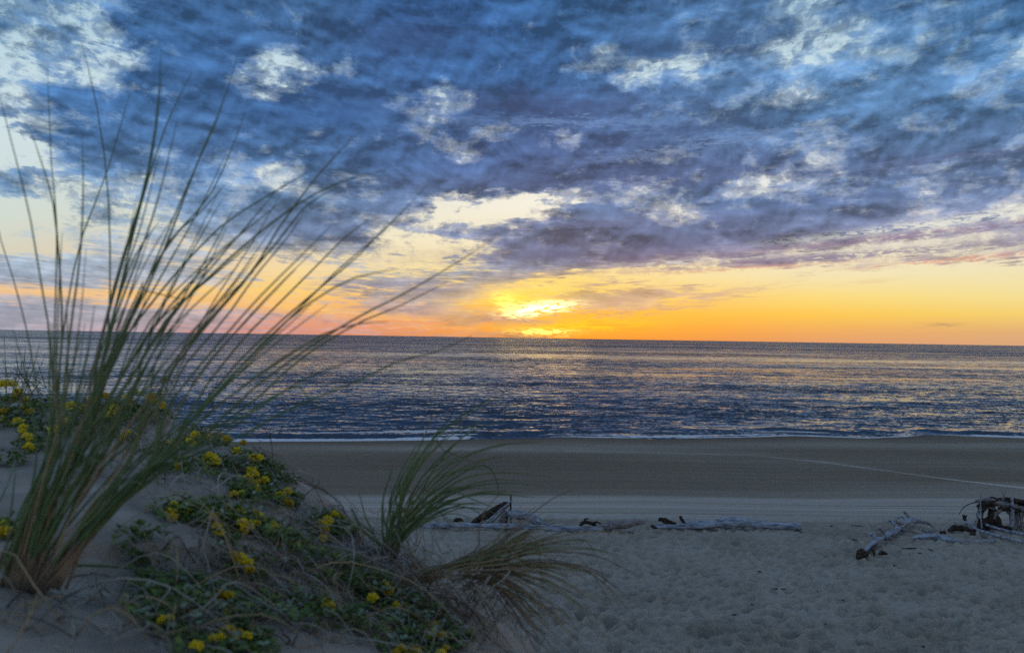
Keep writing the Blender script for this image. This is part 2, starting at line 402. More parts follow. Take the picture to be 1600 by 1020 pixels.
    glow(930, 490, 90, 3, .05, (.45, .27, .20), .8, .7)
    glow(790, 500, 70, 4, 0, (.42, .26, .22), .8, .7)
    glow(1470, 507, 26, 3, 0, (.50, .30, .16), .8, .3)
    glow(1290, 424, 45, 3.2, .08, (.62, .42, .30), .8, .4)
    glow(1350, 440, 45, 2.6, .10, (.80, .60, .32), .6, .4)
    glow(1160, 452, 80, 5, .14, (.70, .47, .30), .8, .6)
    glow(1060, 478, 100, 7, .12, (.72, .40, .22), .75, .6)
    glow(960, 470, 70, 8, .25, (.62, .38, .28), .7, .7)
    # unseen sky above the deck, brightened towards the zenith to light the sand
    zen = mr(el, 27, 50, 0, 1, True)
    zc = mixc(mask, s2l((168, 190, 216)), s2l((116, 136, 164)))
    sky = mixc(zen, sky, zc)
    ns = N.new('ShaderNodeTexSky'); ns.sky_type = 'NISHITA'; ns.sun_disc = False
    ns.sun_elevation = math.radians(2.0); ns.sun_rotation = math.radians(2.4)
    sky = mixc(.003, sky, ns.outputs[0], 'ADD')
    # unseen sky behind the camera, kept at full strength to light the sand
    back = mr(Y, -.6, .3, 1.0, 1.0)
    bc = N.new('ShaderNodeCombineColor')
    for i in range(3): L.new(back, bc.inputs[i])
    sky = mixc(1.0, sky, bc.outputs[0], 'MULTIPLY')
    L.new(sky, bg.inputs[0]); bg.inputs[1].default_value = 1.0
    w.cycles.sampling_method = 'MANUAL'; w.cycles.sample_map_resolution = 1024
build_world()
sd = bpy.data.lights.new('sun', 'SUN'); sd.energy = .006; sd.angle = math.radians(7); sd.color = (1, .60, .28)
so = bpy.data.objects.new('sun', sd); COL.objects.link(so)
sdir = Vector((math.sin(math.radians(2.4))*math.cos(math.radians(3)), math.cos(math.radians(2.4))*math.cos(math.radians(3)), math.sin(math.radians(3))))
so.rotation_euler = sdir.to_track_quat('Z', 'Y').to_euler(); so.location = (0, 0, 30)

# ------------------------------------------------------------------ beach
SHX = np.array([-400, -60, -30, -19, -10, -3, 2, 5, 12, 19, 24, 30, 38, 44, 60, 120, 400.])
SHY = np.array([50, 54, 56, 57.0, 58.6, 60.2, 61.6, 62.6, 62.2, 64.0, 65.6, 64.6, 67.8, 66.4, 68, 72, 80.])
def shore(x):
    return np.interp(x, SHX, SHY)+.35*(vn(np.asarray(x)*.35, 3.3, 5)-.5)
def beach_z(x, y):
    s = shore(x)-y
    z = np.interp(s, [-60, -3, 0, 1, 4, 9, 16, 24, 34, 42, 60], [-5, -.30, 0, .13, .42, .66, .95, 1.35, 1.9, 2.0, 2.05])
    z = z+.10*(fbm(np.asarray(x)*.05+7, np.asarray(y)*.12, 3, 9)-.45)*np.clip(s/8, 0, 1)
    return z
def G(px, py):
    lo, hi = 8.0, 75.0
    for _ in range(40):
        mid = (lo+hi)/2; p = P(px, py, mid)
        if p.z > float(beach_z(p.x, mid)): lo = mid
        else: hi = mid
    return P(px, py, lo)

def build_beach():
    ty = np.concatenate([1/np.linspace(1/10.5, 1/48., 620), np.linspace(48.2, 80, 130)])
    ty = np.concatenate([np.linspace(-60, 10.2, 40), ty])
    tx = np.concatenate([-np.geomspace(6, .78, 22), np.linspace(-.76, .76, 980), np.geomspace(.78, 6, 22)])
    T, Yg = np.meshgrid(tx, ty)
    X = T*np.maximum(Yg, 10.0)
    Z = beach_z(X, Yg)
    inner = np.clip((Yg-10)/1, 0, 1)
    s = shore(X)-Yg
    # trampled dry sand: hollows and rims
    foot = np.clip((27.2-Yg+1.2*(vn(X*.25, 1.7, 3)-.5))/2.2, 0, 1)*inner
    rel = np.zeros_like(Z)
    rng = np.random.RandomState(3)
    nx0 = 22
    for k in range(14000):
        y0 = rng.uniform(11, 27.5); x0 = rng.uniform(-.76, .76)*y0
        if x0 < -3 and rng.rand() < .5: continue
        r = rng.uniform(.055, .115)+(.05 if rng.rand() < .12 else 0); dep = r*rng.uniform(.28, .68)*(1 if rng.rand() < .8 else 1.5)
        j0 = np.searchsorted(ty, y0-3*r); j1 = np.searchsorted(ty, y0+3*r)
        i0 = nx0+int((x0/y0-3*r/y0+.76)/1.52*979); i1 = nx0+int((x0/y0+3*r/y0+.76)/1.52*979)+2
        i0 = max(i0, 22); i1 = min(i1, nx0+979)
        if j1 <= j0 or i1 <= i0: continue
        a = rng.uniform(0, PI); ca, sa = math.cos(a), math.sin(a); asp = rng.uniform(1.0, 2.0)
        dx = X[j0:j1, i0:i1]-x0; dy = Yg[j0:j1, i0:i1]-y0
        u = (dx*ca+dy*sa)/(r*asp); v = (-dx*sa+dy*ca)/r
        q = u*u+v*v
        rel[j0:j1, i0:i1] += -dep*np.exp(-q*q*.9)+dep*.35*np.exp(-(np.sqrt(q)-1.4)**2*4)
    rel += .05*(fbm(X*1.7, Yg*1.9, 4, 21)-.47)+.022*(fbm(X*5, Yg*6, 3, 31)-.44)
    # wheel ruts run along the beach in the pale band
    yy = Yg-.012*X+.25*(vn(X*.05, 5.1, 8)-.5)
    band = np.clip((yy-25.6)/.6, 0, 1)*np.clip((31.2-yy)/.8, 0, 1)
    rut = np.zeros_like(Z)
    rr_ = np.random.RandomState(5)
    for c, wd, a in [(25.9+5.0*k/19+rr_.uniform(-.1, .1), rr_.uniform(.035, .08), rr_.uniform(.35, 1.0)) for k in range(20)]:
        cc = c+.30*(vn(X*.03+c*1.3, 1.5, 11)-.5)
        rut += a*np.exp(-((yy-cc)/wd)**2)
    Z = Z+rel*foot+.012*(fbm(X*.5, Yg*3, 3, 41)-.45)*(1-foot)*inner*np.clip(s, 0, 1)-.015*rut*(1-foot*.4)
    # tone: 1 pale dry, .5 smooth packed, 0 wet dark
    wet = np.clip((s-.5-5*(fbm(X*.06, 3.0+Yg*.05, 3, 44)-.3))/5.5, 0, 1)
    fine = fbm(X*.03+2, yy*2.2, 5, 51)
    tone = .37+.17*(fine-.47)+.46*(fbm(X*.035+5, Yg*.16, 4, 61)-.45)
    right = np.clip((X-2)/14, 0, 1)*np.clip((s-6)/12, 0, 1)
    tone = tone+.08*right
    tone = tone*(1-band)+band*(.78+.45*(fbm(X*.05, yy*3.0, 4, 71)-.47))
    tone = tone-np.clip(rut, 0, 1)*.30*(1-foot*.6)
    tone = tone*(1-foot)+foot*(.59+.24*(fbm(X*.6, Yg*.9, 4, 81)-.47))
    # one curving pale wheel track crossing towards the lower right
    tp = [G(880, 704), G(1050, 707), G(1180, 711), G(1290, 722), G(1400, 737), G(1480, 748), G(1600, 762), G(1750, 776)]
    trx = np.array([p.x for p in tp]); try_ = np.array([p.y for p in tp])
    yc = np.interp(X, trx, try_, left=999, right=999)
    for off, wd in ((0, .45), (1.9, .2)):
        tk = np.exp(-((Yg-yc-off)/wd)**2)
        tone += tk*(.12+.40*np.clip((X-15)/6, 0, 1)*(off == 0))*(vn(X*.8, 2.2, 13)*.5+.6)
    tone = tone*(.16+.84*wet)
    ny, nx = X.shape
    V = np.stack([X, Yg, Z], -1).reshape(-1, 3)
    idx = np.arange(ny*nx).reshape(ny, nx)
    Fq = np.stack([idx[:-1, :-1], idx[:-1, 1:], idx[1:, 1:], idx[1:, :-1]], -1).reshape(-1, 4)
    m, nt, N, L, b = new_mat('beach_sand')
    at = N.new('ShaderNodeAttribute'); at.attribute_name = 'tone'
    tc = N.new('ShaderNodeTexCoord')
    n1 = N.new('ShaderNodeTexNoise'); n1.inputs['Scale'].default_value = 22; n1.inputs['Detail'].default_value = 6; n1.inputs['Roughness'].default_value = .7
    L.new(tc.outputs['Object'], n1.inputs['Vector'])
    ma = N.new('ShaderNodeMath'); ma.operation = 'MULTIPLY_ADD'; L.new(n1.outputs['Fac'], ma.inputs[0]); ma.inputs[1].default_value = .6; ma.inputs[2].default_value = -.30
    ad = N.new('ShaderNodeMath'); ad.operation = 'ADD'; L.new(at.outputs['Fac'], ad.inputs[0]); L.new(ma.outputs[0], ad.inputs[1])
    cr = N.new('ShaderNodeValToRGB'); e = cr.color_ramp.elements
    e[0].position = 0; e[0].color = (.12, .086, .062, 1); e[1].position = 1; e[1].color = (.66, .63, .59, 1)
    q = e.new(.4); q.color = (.25, .21, .155, 1); q = e.new(.62); q.color = (.44, .40, .335, 1)
    L.new(ad.outputs[0], cr.inputs[0]); L.new(cr.outputs[0], b.inputs['Base Color'])
    b.inputs['Roughness'].default_value = .9; b.inputs['Specular IOR Level'].default_value = .15
    bu = N.new('ShaderNodeBump'); bu.inputs['Distance'].default_value = .05; bu.inputs['Strength'].default_value = .6
    L.new(n1.outputs['Fac'], bu.inputs['Height']); L.new(bu.outputs[0], b.inputs['Normal'])
    o = mk('beach', V, Fq, m, attrs={'tone': tone.ravel()})
    tag(o, 'sandy beach with trampled dry sand and wheel tracks', None, None, 'structure')
build_beach()

# ------------------------------------------------------------------ sea
def build_sea():
    ty = np.concatenate([np.linspace(40, 60, 60), 1/np.linspace(1/60.4, 1/9000., 560), np.geomspace(10000, 60000, 12)])
    tx = np.concatenate([-np.geomspace(8, .80, 20), np.linspace(-.78, .78, 760), np.geomspace(.8, 8, 20)])
    T, Yg = np.meshgrid(tx, ty); X = T*Yg
    s = Yg-shore(X)
    Z = np.zeros_like(X)
    amp = np.clip(s/12, 0, 1)
    fade = np.clip(1-(Yg-62)/110, 0, 1)   # waves finer than the sheet's cells are left to the surface relief
    # swell lines and chop
    for k, (wl, a, dx) in enumerate(((11, .05, .12), (6.2, .045, -.2), (3.4, .035, .35), (2.1, .025, -.5))):
        ph = 3*vn(X*.05/(k+1), Yg*.03, 90+k)*2*PI/2.2
        loc = vn(X*.35/wl*2, Yg*.6/wl*2, 95+k)
        Z += a*np.sin(2*PI*(Yg+X*dx)/wl+ph)*(.3+1.2*loc)*amp*fade
    Z += .16*(fbm(X*.22, Yg*.7, 4, 99)-.47)*np.clip(s/6, 0, 1)*fade
    # one low shore wave standing up just off the sand
    brk = shore(X)+3.4+1.1*np.sin(X*.11)+.8*(vn(X*.2, 8, 2)-.5)
    hgt = .06+.34*np.clip(vn(X*.07, 4, 6)-.35, 0, 1)*(.6+.8*vn(X*.5, 2, 16))
    d = Yg-brk
    Z += hgt*np.where(d < 0, np.exp(-(d/.75)**2), np.exp(-(d/2.6)**2))
    Z += np.where(s < 2, .02*np.clip(s, 0, 2), 0)
    ny, nx = X.shape
    V = np.stack([X, Yg, Z], -1).reshape(-1, 3)
    idx = np.arange(ny*nx).reshape(ny, nx)
    Fq = np.stack([idx[:-1, :-1], idx[:-1, 1:], idx[1:, 1:], idx[1:, :-1]], -1).reshape(-1, 4)
    m, nt, N, L, b = new_mat('sea_water')
    b.inputs['Base Color'].default_value = (.016, .040, .082, 1); b.inputs['Roughness'].default_value = .06
    b.inputs['IOR'].default_value = 1.33; b.inputs['Specular IOR Level'].default_value = .5
    tc = N.new('ShaderNodeTexCoord')
    def nz(scale, stretch, detail, rough=.55, dist=0.0):
        mp = N.new('ShaderNodeMapping'); mp.inputs['Scale'].default_value = stretch; mp.inputs['Rotation'].default_value = (0, 0, .06)
        L.new(tc.outputs['Object'], mp.inputs[0])
        n = N.new('ShaderNodeTexNoise'); n.inputs['Scale'].default_value = scale; n.inputs['Detail'].default_value = detail
        n.inputs['Roughness'].default_value = rough; n.inputs['Distortion'].default_value = dist; L.new(mp.outputs[0], n.inputs['Vector']); return n.outputs['Fac']
    def mth(op, a, b_=None, c=None):
        n = N.new('ShaderNodeMath'); n.operation = op
        for i, v in enumerate((a, b_, c)):
            if v is None: continue
            if isinstance(v, bpy.types.NodeSocket): L.new(v, n.inputs[i])
            else: n.inputs[i].default_value = v
        return n.outputs[0]
    def nc(scale, stretch, detail, rough=.55, dist=0.0):
        mp = N.new('ShaderNodeMapping'); mp.inputs['Scale'].default_value = stretch; mp.inputs['Rotation'].default_value = (0, 0, .05)
        L.new(tc.outputs['Object'], mp.inputs[0])
        n = N.new('ShaderNodeTexNoise'); n.inputs['Scale'].default_value = scale; n.inputs['Detail'].default_value = detail
        n.inputs['Roughness'].default_value = rough; n.inputs['Distortion'].default_value = dist; L.new(mp.outputs[0], n.inputs['Vector'])
        q = N.new('ShaderNodeSeparateColor'); L.new(n.outputs['Color'], q.inputs[0]); return q.outputs[0], q.outputs[1]
    A0 = nc(.022, (.22, 1, 1), 4, .65, .3); A1 = nc(.13, (.45, 1, 1), 4, .65, .3); A2 = nc(.65, (.7, 1, 1), 4, .62, .2); A3 = nc(2.8, (.95, 1, 1), 4, .62)
    # calmer and rougher lanes of wind on the water
    lane = nz(.016, (.10, 1, 1), 5, .62, .4)
    lr = N.new('ShaderNodeMapRange'); L.new(lane, lr.inputs[0]); lr.inputs[1].default_value = .36; lr.inputs[2].default_value = .60; lr.inputs[3].default_value = .30; lr.inputs[4].default_value = 1.25
    def mix3(k, w):
        return mth('ADD', mth('MULTIPLY', mth('SUBTRACT', A0[k], .5), .75), mth('ADD', mth('MULTIPLY', mth('SUBTRACT', A1[k], .5), w[0]), mth('ADD', mth('MULTIPLY', mth('SUBTRACT', A2[k], .5), w[1]), mth('MULTIPLY', mth('SUBTRACT', A3[k], .5), w[2]))))
    sp_ = N.new('ShaderNodeSeparateXYZ'); L.new(tc.outputs['Object'], sp_.inputs[0])
    om = N.new('ShaderNodeMapRange'); om.interpolation_type = 'SMOOTHSTEP'; L.new(sp_.outputs[1], om.inputs[0])
    for i_, v_ in ((1, 60), (2, 900), (3, .145), (4, .32)): om.inputs[i_].default_value = v_
    offs = om.outputs[0]
    sx = mth('MULTIPLY', mix3(0, (.7, 1.0, 1.2)), lr.outputs[0])
    sy = mth('MULTIPLY', mth('ADD', mix3(1, (.85, 1.6, 2.2)), offs), lr.outputs[0])
    sy = mth('MAXIMUM', sy, .022)
    ge = N.new('ShaderNodeNewGeometry')
    cv = N.new('ShaderNodeCombineXYZ'); L.new(sx, cv.inputs[0]); L.new(mth('MULTIPLY', sy, -1.0), cv.inputs[1]); cv.inputs[2].default_value = 0
    va = N.new('ShaderNodeVectorMath'); va.operation = 'ADD'; L.new(ge.outputs['Normal'], va.inputs[0]); L.new(cv.outputs[0], va.inputs[1])
    vn_ = N.new('ShaderNodeVectorMath'); vn_.operation = 'NORMALIZE'; L.new(va.outputs[0], vn_.inputs[0])
    L.new(vn_.outputs[0], b.inputs['Normal'])
    o = mk('sea', V, Fq, m)
    tag(o, 'dark blue sea with small waves and pale glints', None, None, 'structure')
    # foam washed along the water's edge: thin ragged sheet
    mb = MB()
    xs = np.arange(-75, 90, .12)
    def strip(yo, w, thr, seed, z0, top=.02):
        run = []
        for x in xs:
            a = float(fbm(x*.16, seed, 4, seed)); wd = w*max(0.0, (a-thr(x))/.25)
            wd *= .6+.8*float(vn(x*2.3, seed, 7))
            if wd < .03:
                if len(run) > 3: flush(run)
                run = []; continue
            yc = float(yo(x))+.25*float(fbm(x*.7, 2, 3, seed+1))-.1
            zb = z0(x, yc)
            run.append((x, yc-wd/2, yc+wd/2, zb, top*(.5+float(vn(x*3, 1, 9)))))
        if len(run) > 3: flush(run)
    def flush(run):
        V = []; n = len(run)
        for (x, a, b2, z, t) in run:
            V += [(x, a, z-.03), (x, a+(b2-a)*.25, z+t), (x, a+(b2-a)*.7, z+t*1.3), (x, b2, z-.03)]
        q = []
        for i in range(n-1):
            for j in range(3): q.append((i*4+j, (i+1)*4+j, (i+1)*4+j+1, i*4+j+1))
            q.append((i*4+3, (i+1)*4+3, (i+1)*4, i*4))
        mb.add(V, q)
    zs = lambda x, y: max(0.02, float(beach_z(x, y))+.03)
    dense = lambda x: np.interp(x, [-80, -4, -1.5, 8, 11, 14, 20, 26, 30, 37, 42, 90], [.0, .08, .5, .46, .40, .44, .34, .36, .48, .46, .30, .3])
    strip(lambda x: shore(x)+.25, .75, dense, 3, zs)
    strip(lambda x: shore(x)+1.4, 2.2, lambda x: dense(x), 7, zs)
    strip(lambda x: shore(x)+5.5+1.5*np.sin(x*.09), .7, lambda x: dense(x)+.16, 19, lambda x, y: .12, .04)
    strip(lambda x: shore(x)+2.5, .5, lambda x: dense(x)+.10, 12, lambda x, y: .09)
    fo = mb.build('sea_foam', M['foam']); tag(fo, 'thin white foam washing along the edge of the sea', 'foam', None, 'stuff')
build_sea()

# ------------------------------------------------------------------ dune
crest_px = [(-420, 590, 3.6), (-200, 598, 3.3), (0, 622, 3.0), (120, 628, 2.85), (250, 655, 2.7), (330, 690, 2.55), (400, 715, 2.4), (460, 765, 2.25), (520, 820, 2.1), (580, 858, 1.98), (640, 905, 1.85), (690, 975, 1.70), (722, 1040, 1.50), (735, 1110, 1.25), (740, 1250, .95)]
CR = np.array([tuple(P(*c)) for c in crest_px])
CR = np.vstack([CR, [[.05, .5, CZ-.78], [.25, .1, CZ-.80], [.35, -.6, CZ-.78], [.4, -2, CZ-.7], [.4, -8, CZ-.6]]])
CR = np.vstack([[[-6.0, 4.6, CZ-.35], [-4.2, 4.1, CZ-.3]], CR])
inn = [(0, 1020, .98), (350, 1020, 1.03), (620, 1020, 1.2), (0, 880, 1.22), (250, 860, 1.45), (450, 905, 1.45), (590, 950, 1.5), (100, 760, 1.8), (350, 770, 2.0), (0, 700, 2.2), (200, 700, 2.35), (470, 840, 1.85), (180, 960, 1.15), (-300, 900, 1.3), (-300, 700, 2.3)]
IN = np.array([tuple(P(*c)) for c in inn]+[(-.6, .4, CZ-.5), (-.2, .6, CZ-.58), (0, 0, CZ-.68), (-1.5, 0, CZ-.5), (-3, .5, CZ-.4), (-5, 2, CZ-.35), (-1, -3, CZ-.5), (-5, -5, CZ-.4), (-.5, -1, CZ-.6)])
CTRL = np.vstack([CR, IN])
def tps(r2): return np.where(r2 > 1e-12, r2*np.log(r2+1e-12), 0)
_n = len(CTRL)
_K = tps(((CTRL[:, None, :2]-CTRL[None, :, :2])**2).sum(-1))+np.eye(_n)*.02
_P = np.hstack([np.ones((_n, 1)), CTRL[:, :2]])
_A = np.vstack([np.hstack([_K, _P]), np.hstack([_P.T, np.zeros((3, 3))])])
_W = np.linalg.solve(_A, np.concatenate([CTRL[:, 2], np.zeros(3)]))
def dune_z(x, y, noise=True):
    x = np.atleast_1d(np.asarray(x, float)); y = np.atleast_1d(np.asarray(y, float)); sh = x.shape
    p = np.stack([x.ravel(), y.ravel()], -1)
    z = np.zeros(len(p))
    for i in range(_n): z += _W[i]*tps(((p-CTRL[i, :2])**2).sum(-1))
    z += _W[_n]+_W[_n+1]*p[:, 0]+_W[_n+2]*p[:, 1]
    # signed distance to the brink (crest polyline, ordered left to right then back past the camera)
    best = np.full(len(p), 1e9); zc = np.zeros(len(p)); sg = np.zeros(len(p))
    for i in range(len(CR)-1):
        a = CR[i, :2]; b = CR[i+1, :2]; ab = b-a; L2 = (ab**2).sum()
        t = np.clip(((p-a)@ab)/L2, 0, 1); q = a+t[:, None]*ab; d = np.sqrt(((p-q)**2).sum(-1))
        cross = ab[0]*(p[:, 1]-a[1])-ab[1]*(p[:, 0]-a[0])
        m = d < best-1e-9
        best = np.where(m, d, best); zc = np.where(m, CR[i, 2]+t*(CR[i+1, 2]-CR[i, 2]), zc); sg = np.where(m, np.sign(cross), sg)
    out = sg > 0
    fall = -(best**2/(best+.07))*.80
    zo = zc+fall
    w = np.clip(best/.12, 0, 1)
    z = np.where(out, zo*w+z*(1-w) if False else zo, np.minimum(z, zc+.25*best+.02)*np.clip(best/.25, 0, 1)+zc*(1-np.clip(best/.25, 0, 1)))
    if noise:
        xx, yy = p[:, 0], p[:, 1]
        z += .045*(fbm(xx*3.4, yy*3.4, 4, 201)-.47)+.020*(fbm(xx*13, yy*13, 3, 211)-.44)
    return z.reshape(sh)
def dune_hit(px, py, y0=.75, y1=3.6):
    ys = np.linspace(y0, y1, 400); d = ray(px, py)
    xs = d.x/d.y*ys; zs = CZ+d.z/d.y*ys
    c = zs-dune_z(xs, ys)
    k = np.where(c <= 0)[0]
    i = int(k[0]) if len(k) else int(np.argmin(c[60:])+60)
    return Vector((xs[i], ys[i], zs[i])), bool(len(k))

def build_dune():
    xs = np.concatenate([np.linspace(-14, -3.2, 40), np.linspace(-3.15, .9, 420), np.linspace(.95, 16, 70)])
    ys = np.concatenate([np.linspace(-10, .5, 40), np.linspace(.55, 3.8, 340), np.linspace(3.9, 17, 70)])
    X, Y = np.meshgrid(xs, ys)
    Z = dune_z(X, Y)
    Z = np.maximum(Z, beach_z(X, Y)-.15)
    ny, nx = X.shape
    V = np.stack([X, Y, Z], -1).reshape(-1, 3); idx = np.arange(ny*nx).reshape(ny, nx)
    Fq = np.stack([idx[:-1, :-1], idx[:-1, 1:], idx[1:, 1:], idx[1:, :-1]], -1).reshape(-1, 4)
    m = simple_mat('dune_sand', (.25, .23, .20), (.40, .37, .32), .9, 7, bump=.5, bscale=160, bdist=.006, spec=.1)
    o = mk('dune', V, Fq, m); tag(o, 'sand dune rising in the left foreground', None, None, 'structure')
build_dune()

# ------------------------------------------------------------------ marram grass
rnd = random.Random(11)
def blade(mb, pts, n=16, r=.0016, tip=.0003, flat=.55, sides=5, r_base=None):
    c = spline(pts, n)
    rad = []
    for i in range(n):
        t = i/(n-1)
        rr = r*(1-t)**.5+tip
        if r_base: rr = max(rr, r_base*(1-t*3)) if t < .33 else rr
        rad.append(rr)
    mb.tube(c, rad, sides, flat)

def tuft(name, label, cat, base_px, base_Y, mains, bundles, n_fill, fill_len, dY, r, seed, mats, jit=22, n=16, base_spread=18, group=None, brown=0.12, base_sink=.02, sheath=True):
    """mains: pixel paths tip -> root side; bundles: list of (xmax, [waypoints..., base])"""
    rg = random.Random(seed)
    b0, _ = dune_hit(*base_px); b0 = P(base_px[0], base_px[1], base_Y)
    root = empty(name, b0, label, cat, group)
    mbs = {k: MB() for k in mats}; sh = MB()
    def lower(p):
        for xm, way in bundles:
            if p[0] < xm: return [w for w in way if w[1] > p[1]+25]
        return []
    def emit(path, dy, rr, which):
        # path root->tip in px
        k = len(path); pts = []
        for i, (x, y) in enumerate(path):
            t = i/(k-1); pts.append(P(x, y, base_Y+dy*t**1.3))
        pts[0].z -= base_sink
        blade(mbs[which], pts, n, rr, r*.24)
        if sheath:
            c = spline(pts, n*2)[:max(4, int(n*2*rg.uniform(.07, .16)))]
            sh.tube(c, [rr*(1.45-.3*i/len(c)) for i in range(len(c))], 5, .7)
    allp = []
    for mn in mains:
        low = lower(mn[-1]); path = (list(mn)+[(w[0]+rg.uniform(-13, 13), w[1]) for w in low])[::-1]
        path[0] = (path[0][0]+rg.uniform(-base_spread, base_spread), path[0][1]+rg.uniform(-4, 8))
        allp.append(path)
        emit(path, rg.uniform(-dY, dY), r*rg.uniform(.95, 1.25), rg.choice(mats[:2]))
    for k in range(n_fill):
        a = rg.choice(allp); b = rg.choice(allp); m2 = max(len(a), len(b))
        sa = spline([(x, y, 0) for x, y in a], 8); sb = spline([(x, y, 0) for x, y in b], 8)
        w = rg.random()*.45; s = sa*(1-w)+sb*w
        L = rg.uniform(*fill_len); idx = np.linspace(0, 7*L, 6)
        q = [(float(np.interp(i, range(8), s[:, 0])), float(np.interp(i, range(8), s[:, 1]))) for i in idx]
        jx, jy = rg.gauss(0, jit), rg.gauss(0, jit*.6)
        path = [(x+jx*(i/5)**1.2, y+jy*(i/5)**1.2+rg.gauss(0, 1.5)) for i, (x, y) in enumerate(q)]
        path[0] = (path[0][0]+rg.uniform(-base_spread, base_spread), path[0][1]+rg.uniform(-6, 10))
        u = rg.random(); which = mats[-1] if u < brown else (mats[0] if u < .55 else mats[1])
        if rg.random() < .14:   # a bent blade
            kx, ky = path[-3]; path[-2] = (kx+rg.uniform(5, 40), ky+rg.uniform(-6, 22)); path[-1] = (kx+rg.uniform(30, 90), ky+rg.uniform(15, 80))
        emit(path, rg.uniform(-dY, dY), r*rg.uniform(.6, 1.15), which)
    if sh.n: sh.build('brown_sheaths', M['brown'], root)
    nm = {'green': 'green_blades', 'green2': 'yellowish_blades', 'straw': 'straw_blades', 'brown': 'dead_blades', 'stem': 'dry_blades', 'dark_stem': 'dark_blades'}
    for k, mb in mbs.items():
        if mb.n: mb.build(nm[k], M[k], root)
    return root, b0

A = [[(-25,250),(0,370),(16,420),(38,500),(50,560),(60,620)],
 [(-6,130),(20,230),(45,330),(62,430),(78,530),(76,610)],
 [(74,105),(80,250),(88,340),(88,420),(85,520),(82,600)],
 [(126,62),(150,160),(168,290),(172,430),(166,540),(140,640)],
 [(204,142),(165,275),(125,380),(100,510),(92,600)],
 [(252,78),(245,180),(228,280),(205,360),(183,430),(163,510),(140,600)],
 [(253,120),(240,230),(220,320),(195,400),(175,470),(150,570)],
 [(300,112),(262,190),(235,270),(215,340),(190,440),(165,540)],
 [(369,95),(345,170),(310,250),(280,330),(240,430),(190,530),(150,630)],
 [(383,176),(355,250),(325,310),(280,360),(240,420),(200,500),(160,590)],
 [(552,215),(500,270),(440,350),(390,430),(330,500),(260,590),(205,680)],
 [(604,266),(545,280),(480,310),(410,360),(330,430),(260,500),(200,600)],
 [(352,288),(310,335),(270,370),(240,420),(205,490),(170,580)],
 [(667,290),(600,360),(530,420),(470,480),(420,530),(340,610)],
 [(577,343),(540,370),(500,410),(430,480),(380,530),(310,620)],
 [(492,263),(420,305),(350,350),(290,410),(240,470),(190,540)],
 [(604,352),(560,400),(500,450),(430,510),(350,590)],
 [(772,373),(690,425),(620,465),(560,495),(480,545),(380,620),(290,710)],
 [(606,503),(560,506),(510,520),(460,550),(400,590),(320,650)],
 [(738,524),(680,550),(620,565),(560,595),(450,640),(360,690)],
 [(128,205),(130,300),(125,400),(112,500),(100,600)],
 [(50,210),(70,270),(85,330),(95,450),(95,560)],
 [(277,188),(255,280),(235,350),(205,430),(170,530)],
 [(352,243),(310,330),(270,400),(230,470),(180,560)],
 [(536,288),(480,320),(440,370),(380,440),(310,520),(250,600)],
 [(476,330),(450,370),(400,430),(350,500),(270,600)],
 [(310,450),(250,500),(190,590)],
 [(620,420),(540,440),(450,500),(360,590)],
 [(700,440),(620,480),(560,505),(470,560),(380,640)],
 [(130,520),(105,600),(95,680)], [(200,470),(150,560),(115,660)],
 [(560,560),(480,590),(400,640),(330,690)], [(430,300),(380,360),(320,430),(250,520),(190,610)],
 [(520,350),(460,410),(400,470),(330,550),(260,640)]]
bA = [(112, [(84, 700), (42, 800), (-4, 900)]), (215, [(126, 700), (74, 795), (26, 902)]), (9999, [(238, 735), (160, 808), (82, 894)])]
tuft('marram_grass', 'largest grass tuft at the left edge, long wind-blown blades reaching up across the sky', 'grass tuft',
     (35, 893), 1.22, A, bA, 74, (.30, .92), .15, .0018, 5, ['green', 'green2', 'straw'], jit=32, base_spread=22, brown=.14, group='marram grass tufts on the dune')

B = [[(778,615),(740,638),(700,665),(665,700),(635,760)], [(762,648),(715,690),(680,730),(650,780)],
 [(700,652),(672,690),(640,735),(612,790)], [(655,690),(630,730),(608,790)],
 [(848,690),(780,695),(720,715),(680,745),(645,790)], [(765,730),(710,737),(670,765),(635,815)],
 [(835,777),(760,770),(710,780),(665,805)], [(765,812),(730,792),(690,797),(645,825)],
 [(800,655),(740,672),(690,712),(650,760)], [(795,712),(740,722),(695,750),(650,795)],
 [(680,640),(655,700),(625,770)], [(730,760),(690,772),(650,800)], [(560,765),(572,810),(585,835)], [(545,790),(565,825)], [(860,745),(790,738),(730,745),(680,775)]]
tuft('marram_grass', 'middle grass tuft arching rightward in front of the beach, brown fibrous base', 'grass tuft',
     (600, 862), 1.95, B, [(9999, [(622, 820), (602, 862)])], 34, (.78, 1.08), .12, .0024, 8, ['green', 'green2', 'brown'], jit=15, base_spread=16, group='marram grass tufts on the dune', brown=.15)

